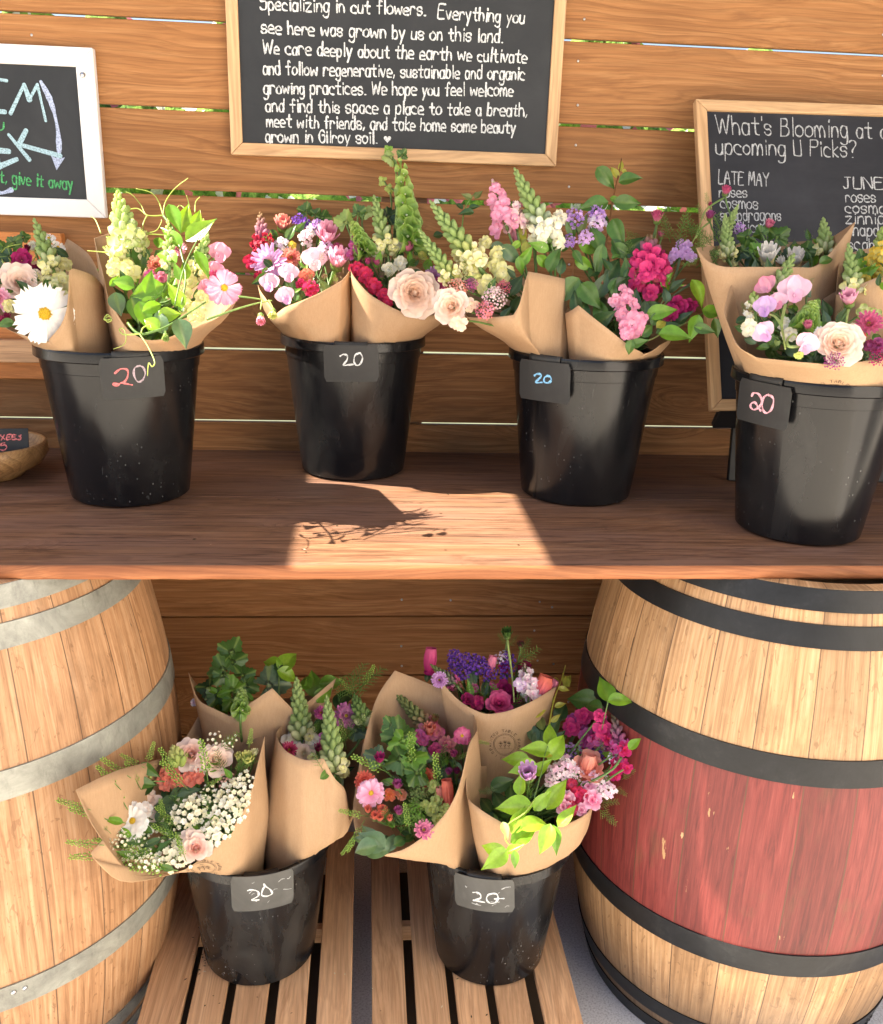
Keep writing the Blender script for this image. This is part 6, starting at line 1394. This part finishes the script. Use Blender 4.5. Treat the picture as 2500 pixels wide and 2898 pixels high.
b = Bouquet('b', 4, cE_, ((520, -.02), (1480, -.24)), (-.055, -.02, .05), .05, 'wide open paper wrapped bouquet of white filler and blush flowers, over the left crate bucket', 112)
b.wrap([(30, 1000, -.30), (110, 1180, -.31), (190, 1300, -.31), (122, 1375, -.33), (140, 1415, -.33), (300, 1450, -.28), (480, 1478, -.205), (640, 1492, -.20), (790, 1400, -.19), (930, 1270, -.175), (1050, 1085, -.15), (1110, 860, -.11), (1155, 680, -.06), (1010, 715, .04), (790, 510, .09), (660, 735, .06), (560, 810, -.06), (280, 880, -.22)], bulge=.016, crk=.004)
b.green(110, size=(.02, .045), lo=.7, cols=('leaf', 'leafd', 'leaf', 'leafg'))
b.rose(865, 830, 105, 'peach', 'blush', fx=.1, fy=.5, n=20); b.ruff(830, 790, 80, 'white', 'blush', fy=.6); b.ruff(760, 870, 65, 'white', 'blush'); b.rose(720, 790, 100, 'salmon', 'blush', fx=-.2, fy=.4, n=18)
for q in ((590, 900, 75), (570, 950, 70), (700, 940, 65), (640, 945, 50), (750, 920, 60)): b.ruff(q[0], q[1], q[2], 'salmon', 'coral')
b.snap(610, 745, 650, 850, 110, 'ygreen', 'lemon', 'ygreen', 'lemon', .1, 5); b.bud(1050, 835, 60, 'ygreen', 'lemon'); b.bud(1000, 815, 36, 'ygreen', 'lemon'); b.bud(1095, 790, 34, 'budlt', 'cream')
b.daisy(370, 1185, 115, 'white', fx=-.3, fy=.1, n=16, pw=.42, open_=.25, layers=2); b.ruff(470, 1075, 95, 'blush', 'blush', fx=-.2, fy=.4); b.ruff(440, 1120, 60, 'blush', 'white'); b.ruff(510, 1180, 60, 'white', 'blush'); b.ruff(460, 1230, 50, 'white', 'white')
for q in ((700, 1130, 95, 34), (760, 1090, 70, 24), (640, 1190, 60, 18), (600, 1400, 85, 36), (680, 1400, 70, 26), (970, 1040, 90, 36), (880, 1230, 85, 34), (1030, 960, 65, 24), (930, 1130, 90, 34), (830, 1270, 75, 26), (860, 690, 45, 14), (960, 712, 40, 12), (1000, 1110, 70, 24), (880, 1060, 60, 20), (540, 1430, 60, 20), (620, 1320, 50, 14), (540, 1270, 40, 10), (820, 1020, 50, 16)):
    b.clus(q[0], q[1], q[2], int(q[3]*.62), .29, 'white', 'cream', name='white_filler', d=.012, funnel=True)
b.clus(930, 950, 60, 26, .16, 'blush', 'salmon', name='yarrow', green='brown')
b.rose(745, 1350, 88, 'salmon', 'blush', fx=.0, fy=.3, n=16, d=.02); b.ruff(710, 1280, 75, 'blush', 'blush', fy=.6, d=.02)
b.leaf([(570, 1095, 200, 190, 'leafd'), (650, 1010, 170, 60, 'leafg'), (700, 1010, 150, 20, 'leafg'), (800, 1190, 200, 60, 'leafd'), (560, 1000, 140, 110, 'leafd'), (850, 1190, 150, 30), (660, 1060, 130, 220, 'leafg'), (520, 1090, 160, 150, 'leafd'), (760, 1250, 150, 100), (950, 1230, 110, 60, 'leafd'), (480, 1360, 150, 10), (430, 950, 170, 10, 'leaf'), (480, 880, 150, -40), (460, 970, 150, 60, 'leafd')], 'leaf', W=.5)
b.cress([(230, 1180, 200, 165), (440, 870, 130, 150), (450, 860, 130, 70), (340, 1120, 200, 118), (330, 1330, 160, 170), (420, 1330, 200, 165), (640, 1480, 260, 172), (650, 930, 180, 118), (820, 960, 230, 95), (700, 1000, 190, 130), (640, 1230, 150, 130), (560, 1180, 120, 95), (680, 1300, 170, 150), (1060, 760, 120, 78), (240, 1260, 110, 130), (690, 1430, 150, 105), (790, 990, 100, 30), (560, 950, 220, 178)], d=.02)
b.fern([(880, 760, 170, 40, 'leafb'), (960, 880, 150, 20), (980, 920, 160, 60), (900, 900, 150, 100)], 'leaf')
for z in ((300, 1290, 50, 14), (360, 1380, 60, 18), (420, 1300, 45, 12), (250, 1330, 40, 10), (460, 1420, 60, 18)): b.clus(z[0], z[1], z[2], z[3], .26, 'white', 'cream', name='white_filler', d=.03, funnel=True)
b.leaf([(420, 1240, 150, 170, 'leaf'), (360, 1300, 160, 190, 'leaf'), (300, 1250, 140, 150, 'leafb'), (470, 1320, 140, 200, 'leafd'), (540, 1330, 120, 60, 'leaf'), (400, 1400, 130, 185, 'leaf'), (540, 1210, 130, 140, 'leafd'), (320, 1390, 130, 170, 'leafb'), (560, 1460, 120, 170), (250, 1180, 130, 160, 'leafb')], 'leaf', W=.34, d=.03)
b.cress([(120, 1120, 170, 165), (200, 1330, 180, 175), (260, 1390, 200, 178), (330, 1200, 170, 150), (540, 1400, 190, 160), (300, 1000, 170, 125), (420, 1000, 170, 110), (360, 930, 170, 140)], d=.03)
b.fern([(380, 1330, 190, 165), (330, 1260, 180, 150), (470, 1380, 180, 178), (600, 1290, 150, 120)], 'leaf', d=.03)
b.stamp(790, 1462, 105, .45, rot=.25)

# === right floor bucket
b = Bouquet('b', 5, cF_, ((150, .16), (560, .06)), (.02, .08, .07), .04, 'paper wrapped bouquet with a magenta tulip and purple statice above the right crate', 113)
b.wrap([(548, 335, .06), (640, 440, .04), (725, 505, .02), (828, 548, .01), (920, 540, .01), (1010, 515, .01), (1130, 460, .03), (1250, 385, .07), (1150, 420, .17), (900, 430, .2), (700, 400, .18)], bulge=.0, crk=.003)
b.green(70)
b.tul(500, 228, 62, 150, 'magenta', 'dpink', an=85); b.tul(862, 260, 42, 120, 'dpink', 'pink', an=75); b.tul(1165, 400, 80, 170, 'dpink', 'coral', an=70, d=.03); b.tul(1225, 385, 45, 90, 'dpink', 'pink', an=60)
for q in ((660, 230, 60), (720, 240, 60), (780, 255, 60), (690, 300, 55), (850, 310, 48), (955, 290, 55), (960, 230, 50), (820, 260, 45), (640, 290, 45), (640, 200, 40)): b.clus(q[0], q[1], q[2], 24, .24, 'purple', 'purple', name='statice', funnel=True, green='leaf')
b.rose(912, 490, 80, 'magenta', 'dpink', fx=0, fy=.5, n=22, d=.03); b.ruff(780, 480, 60, 'magenta', 'burg', d=.03); b.ruff(760, 395, 38, 'dpink', 'mauve'); b.ruff(940, 400, 70, 'burg', 'magenta'); b.ruff(1060, 260, 55, 'burg', 'burg'); b.ruff(940, 270, 45, 'burg', 'magenta'); b.ruff(1010, 440, 70, 'burg', 'magenta'); b.mum(555, 345, 55, 'mauve', 'lilac', d=.02); b.ruff(870, 390, 40, 'mauve', 'dpink'); b.ruff(720, 460, 50, 'burg', 'magenta', d=.02)
b.stock(1065, 265, 1085, 440, 58, 'lpink', 'white', 10, d=.03); b.ruff(1030, 370, 50, 'white', 'lilac', n_=4, d=.04); b.ruff(1120, 370, 48, 'white', 'lpink', n_=4, d=.04); b.clus(930, 215, 45, 16, .28, 'lilac', 'white', name='statice')
b.snap(505, 255, 650, 370, 60, 'leafg', 'olive', 'mauve', 'dpink', .1, 9, d=.02)
b.bud(958, 85, 50, 'bud', 'leaf', d=.02); b.bud(1040, 150, 34, 'bud', 'burg', d=.01); b.tend([[(960, 110), (975, 220), (990, 340), (1000, 480)]], .0028, 'budlt', d=.03, name='flower_stem'); b.fern([(960, 140, 90, 130), (965, 150, 90, 50), (1000, 260, 200, 40), (1020, 230, 150, 60), (980, 500, 130, 40, 'leafb')], 'leaf', d=.02, sub=2)
b.leaf([(740, 280, 170, 130, 'leafg'), (750, 320, 160, 100, 'leafg'), (840, 370, 150, 70, 'leafg'), (640, 370, 120, 60, 'leafd'), (900, 400, 100, 40, 'leafb'), (1110, 460, 130, 40, 'leafg'), (1020, 490, 120, 100, 'leafg'), (480, 310, 100, 90, 'leafg'), (820, 520, 110, 100, 'leafd')], 'leaf', W=.35)
b.clus(660, 375, 40, 14, .25, 'dpink', 'bud', name='seed_pod'); b.clus(860, 400, 45, 18, .2, 'bud', 'leafb', name='seed_pod')
b.stamp(943, 728, 92, .95)

b = Bouquet('b', 5, cF_, ((400, .10), (1390, -.19)), (-.06, -.01, .05), .045, 'paper wrapped bouquet of coral, orange and olive flowers with toothed leaves', 114)
b.wrap([(105, 720, .0), (70, 900, -.05), (40, 1150, -.11), (90, 1350, -.165), (160, 1388, -.185), (330, 1362, -.19), (480, 1262, -.185), (600, 1130, -.17), (665, 1000, -.15), (700, 870, -.12), (735, 720, -.08), (782, 640, -.03), (745, 530, .03), (620, 430, .07), (450, 350, .10), (290, 290, .10), (180, 450, .08)], bulge=.016, crk=.004)
b.green(110, cols=('leaf', 'leafd', 'olive', 'leafg'))
b.snap(275, 405, 500, 640, 85, 'olive', 'olive', 'salmon', 'pink', .12, 11, d=-.02, dt=-.03); b.ruff(540, 660, 65, 'salmon', 'dpink'); b.ruff(430, 680, 60, 'dpink', 'mauve'); b.ruff(600, 730, 65, 'dpink', 'salmon'); b.ruff(530, 770, 60, 'magenta', 'dpink'); b.bud(500, 655, 55, 'coral', 'salmon', green='coral'); b.bud(530, 590, 38, 'coral', 'olive', green='dpink'); b.ruff(460, 700, 50, 'mauve', 'dpink')
b.lob([(305, 645, 230, 110), (330, 740, 200, 250, 'leafb'), (400, 850, 230, 300, 'leafb'), (290, 830, 200, 200), (160, 800, 160, 170, 'leafg'), (420, 930, 180, 270), (470, 800, 130, 20, 'leafg'), (250, 610, 130, 160)], d=.02)
b.daisy(150, 1020, 92, 'pink', 'lpink', fx=-.2, fy=.1, n=16, pw=.36, open_=.15, d=.03, layers=2); b.daisy(690, 680, 60, 'pink', 'dpink', fx=.1, fy=.3, n=14, pw=.4, d=.05, layers=2); b.mum(460, 1240, 65, 'mauve', 'pink', fx=.2, fy=.2, d=.03); b.mum(110, 950, 70, 'red', 'coral', d=.01); b.mum(480, 925, 65, 'orange', 'coral'); b.ruff(255, 1030, 50, 'orange', 'coral'); b.ruff(330, 1030, 45, 'orange', 'salmon')
b.tul(605, 1010, 55, 150, 'coral', 'coral', an=95, d=.02); b.tul(560, 1030, 36, 100, 'coral', 'salmon', an=100, d=.01)
b.clus(430, 1035, 65, 60, .14, 'bud', 'olive', name='sedum_head', d=.01); b.clus(400, 1150, 75, 70, .12, 'bud', 'leafb', name='sedum_head', d=.01)
for q in ((540, 1060, 50), (510, 1120, 55), (590, 1120, 50), (520, 980, 50), (550, 1180, 50), (470, 1090, 40)): b.ruff(q[0], q[1], q[2], 'lemon', 'ygreen', d=.01)
for q in ((200, 830, 48, 'mauve', 'magenta'), (305, 985, 44, 'dpink', 'mauve'), (315, 1140, 42, 'dpink', 'mauve'), (555, 775, 38, 'mauve', 'dpink'), (640, 800, 34, 'mauve', 'dpink'), (610, 905, 32, 'dpink', 'mauve'), (660, 900, 32, 'mauve', 'burg')): b.bud(q[0], q[1], q[2], q[3], q[4], d=.02)
for q in ((215, 1140, 48), (170, 1170, 40), (200, 1180, 36), (130, 1130, 36), (260, 1180, 30)): b.bud(q[0], q[1], q[2], 'salmon', 'coral', green='olive', d=.02)
b.leaf([(150, 1300, 190, 150, 'leafg'), (220, 1290, 190, 60, 'leafg'), (110, 1350, 170, 200, 'leafg'), (190, 1350, 190, 10, 'leafg'), (270, 1310, 140, 70, 'leafg'), (140, 1260, 150, 110, 'leafg'), (330, 1290, 120, 40, 'leafd'), (90, 1290, 120, 160, 'leafg')], 'leafg', W=.6, d=.02)
b.fern([(320, 1270, 180, 80), (380, 1290, 170, 60), (280, 1240, 160, 110), (560, 860, 150, 80), (600, 830, 130, 50), (420, 1280, 130, 90), (200, 1060, 120, 150)], 'leaf')
b.cress([(260, 900, 210, 150), (130, 1160, 150, 160), (110, 1180, 160, 240), (400, 900, 190, 95), (550, 1000, 200, 95), (640, 830, 100, 30), (380, 1260, 150, 100), (80, 1250, 130, 230), (740, 700, 90, -12)], d=.02)

b = Bouquet('b', 5, cF_, ((450, .08), (1400, -.19)), (.06, -.02, .05), .045, 'paper wrapped bouquet with drooping lime leaves and magenta snapdragons, beside the red barrel', 115)
b.wrap([(715, 900, -.09), (720, 1040, -.13), (790, 1110, -.155), (900, 1180, -.17), (1000, 1225, -.175), (1150, 1235, -.175), (1300, 1210, -.165), (1445, 1130, -.13), (1470, 1000, -.03), (1330, 880, .06), (1100, 830, .09), (880, 860, .07), (815, 858, .0), (740, 870, -.05)], bulge=.01, crk=.006)
b.green(110, cols=('leafd', 'leafd', 'leaf', 'leafd'))
b.leaf([(1222, 670, 180, 80), (1130, 755, 190, 165), (1010, 800, 200, 160), (1265, 740, 210, 50), (1050, 875, 190, 190), (1150, 860, 160, 60), (1205, 770, 120, 30, 'yleaf'), (1040, 960, 150, 80)], 'lime', [(1120, 1050), (1160, 900), (1180, 800), (1200, 740)], W=.5, d=.06)
b.leaf([(1235, 1020, 240, 70), (1000, 1085, 240, 170), (1135, 1180, 230, 25), (1180, 1290, 200, -110), (1065, 1250, 230, 40, 'leafb'), (1240, 1300, 180, -85, 'leafb'), (1310, 1145, 180, 55), (1040, 1170, 210, 55), (1170, 1060, 170, 50), (870, 1365, 210, 165), (1005, 1420, 120, -90, 'leafb'), (880, 1415, 200, 215), (1010, 1350, 130, 20), (940, 1240, 110, -80, 'budlt')], 'lime', [(1120, 1060), (1060, 1140), (960, 1210), (945, 1290), (985, 1345), (1000, 1370)], W=.46, d=.07, sc='ygreen')
b.bud(1085, 920, 85, 'lpink', 'lilac', fx=-.1, fy=.5, d=.06); b.fern([(1100, 1050, 130, 100, 'leafb'), (900, 1000, 110, 190, 'leafg')], 'leaf', d=.03)
b.snap(1570, 430, 1500, 760, 90, 'mauve', 'leafg', 'dpink', 'mauve', .25, 10); b.snap(1590, 520, 1640, 800, 80, 'mauve', 'olive', 'magenta', 'mauve', .3, 8)
for q in ((1340, 630, 70), (1415, 560, 70), (1440, 690, 72), (1525, 640, 70), (1430, 740, 65), (1395, 610, 55), (1510, 560, 50), (1350, 580, 50), (1490, 700, 50)): b.ruff(q[0], q[1], q[2], 'magenta', 'hot' if q[0] % 3 else 'mauve')
for q in ((1620, 850, 75), (1655, 760, 60), (1600, 900, 55), (1670, 870, 45), (1560, 700, 50)): b.ruff(q[0], q[1], q[2], 'red', 'magenta', fx=.3)
b.rose(1440, 880, 110, 'coral', 'salmon', fx=.1, fy=.6, n=14, open_=.55, d=.02); b.tul(1440, 860, 75, 150, 'coral', 'salmon', an=80, d=.025)
b.clus(1345, 790, 65, 24, .26, 'purple', 'lilac', name='statice', funnel=True); b.clus(1490, 785, 60, 22, .26, 'purple', 'purple', name='statice', funnel=True); b.clus(1600, 820, 45, 18, .26, 'lilac', 'white', name='statice'); b.clus(1520, 720, 40, 14, .26, 'purple', 'lilac', name='statice')
for q in ((1300, 870, 75), (1365, 905, 55), (1490, 940, 70), (1555, 1000, 55), (1500, 1010, 45), (1240, 900, 50), (1225, 950, 45)): b.clus(q[0], q[1], q[2], 18, .30, 'white', 'lpink', name='statice', d=.02)
for q in ((1310, 1060, 75), (1385, 1030, 70), (1465, 1060, 75), (1340, 1110, 55), (1400, 1120, 50), (1290, 1100, 60), (1440, 980, 50), (1340, 970, 50)): b.ruff(q[0], q[1], q[2], 'hot' if q[0] % 2 else 'dpink', 'red' if q[1] % 20 else 'lpink', d=.02)
b.leaf([(1400, 460, 230, 170, 'leaf'), (1550, 390, 180, 100, 'leafb'), (1640, 470, 180, 0, 'leafb'), (1720, 720, 110, 45, 'leafb'), (1280, 530, 150, 70, 'leafd'), (1460, 480, 150, 150), (1280, 930, 170, 80, 'leaf'), (1240, 620, 150, 60, 'leafd')], 'leaf', [(1560, 470), (1540, 560), (1510, 700)], W=.55)
b.leaf([(1300, 340, 110, 120, 'yleaf'), (1240, 345, 120, 110, 'yleaf'), (1320, 340, 100, 60, 'yleaf'), (1232, 450, 80, 100, 'yleaf'), (1275, 490, 80, 30, 'yleaf'), (1150, 585, 130, 110, 'olive'), (1250, 575, 80, 40, 'yleaf'), (1300, 400, 80, -10, 'yleaf'), (1150, 540, 110, 20, 'yleaf')], 'yleaf', [(1190, 730), (1205, 640), (1225, 520), (1245, 440), (1280, 350), (1305, 260)], W=.45, sc='yleaf', sr=.002, d=.01)
b.leaf([(1150, 680, 160, 70, 'leafd'), (1110, 650, 140, 110, 'leafd'), (1150, 610, 150, 120, 'leafd'), (1250, 700, 150, 60, 'leafd'), (930, 960, 170, 30, 'leafd'), (1000, 1000, 170, 80, 'leafd'), (900, 1050, 150, 120, 'leafd')], 'leafd')
b.fern([(1500, 1110, 140, -40), (1480, 1080, 140, 10), (1560, 920, 120, 20), (1590, 980, 90, -30), (1640, 940, 100, 40)], 'leaf')

def sprinkle(bq, spots, cols=('leaf', 'leafb', 'leafd'), L=(70, 130), W=.42, fern_=2):
    for zx, zy in spots:
        for k in range(2): bq.leaf([(zx+bq.rr.uniform(-45, 45), zy+bq.rr.uniform(-45, 45), bq.rr.uniform(*L), bq.rr.uniform(20, 160), bq.rr.choice(cols))], W=W, d=.012)
        if bq.rr.random() < .6: bq.fern([(zx, zy+20, bq.rr.uniform(90, 160), bq.rr.uniform(40, 140))], 'leaf', d=.012, n=10, sub=2)
for bq, sp in zip(ALL, (((320, 470), (70, 560), (230, 640), (100, 660)), ((820, 420), (980, 560), (720, 620), (1080, 760), (890, 740), (1150, 480)), ((560, 1000), (370, 900), (690, 960), (520, 1180), (280, 1040)), ((1180, 960), (1300, 760), (1090, 860), (1420, 980), (1480, 1030)),
    ((300, 740), (430, 900), (560, 820), (700, 450), (250, 860)), ((1200, 760), (1330, 860), (1180, 900), (1450, 790), (1560, 900)), ((470, 640), (820, 690), (1000, 600), (1150, 560)), ((1600, 820), (1700, 900)), ((880, 1200), (720, 1240), (1000, 1240), (1180, 1330), (1550, 1330), (960, 1130)),
    ((1020, 430), (880, 420)), ((1430, 640), (1600, 700), (1500, 860)), ((620, 1090), (830, 1120), (740, 1220), (520, 1150), (900, 900), (640, 1330), (420, 1260)), ((700, 420), (850, 440), (990, 340), (1090, 380)), ((240, 930), (380, 1080), (540, 900), (620, 830), (480, 1190), (300, 1200)), ((1380, 820), (1480, 860), (1250, 1000), (1540, 790), (1400, 980)))):
    sprinkle(bq, sp)

# === plant crumbs lying on the crates and the table
mb = MB(); rc_ = random.Random(77)
for k in range(60):
    if k < 26: zx, zy, z = rc_.gauss(402, 14), rc_.gauss(1930, 22), CZ
    elif k < 44: zx, zy, z = rc_.uniform(380, 1120), rc_.uniform(1960, 2060), CZ
    else: zx, zy, z = rc_.uniform(60, 1500), rc_.uniform(990, 1130), ZT
    P = atz(zx, zy, z+.0006)
    if z == CZ and not any(a_ < P.x < b_ for a_, b_ in S1+S2): continue
    an = rc_.uniform(0, 6.28); L = rc_.uniform(.002, .009); w_ = rc_.uniform(.0008, .0018); d_ = Vector((math.cos(an), math.sin(an), 0)); e_ = Vector((-d_.y, d_.x, 0)); col = rc_.choice(((.03, .035, .02), (.06, .04, .02), (.5, .48, .42), (.02, .02, .015)))
    ii = [mb.vert(P+d_*L*a_+e_*w_*b_+Vector((0, 0, c_)), col) for a_, b_, c_ in ((-.5, 0, 0), (0, -1, .0008), (.5, 0, .0004), (0, 1, .0002))]; mb.face(*ii)
o = mb.build('plant_crumbs', M_LEAF, smooth=False); tag(o, 'dry plant crumbs scattered on the crates and table', 'plant crumbs', kind='stuff')
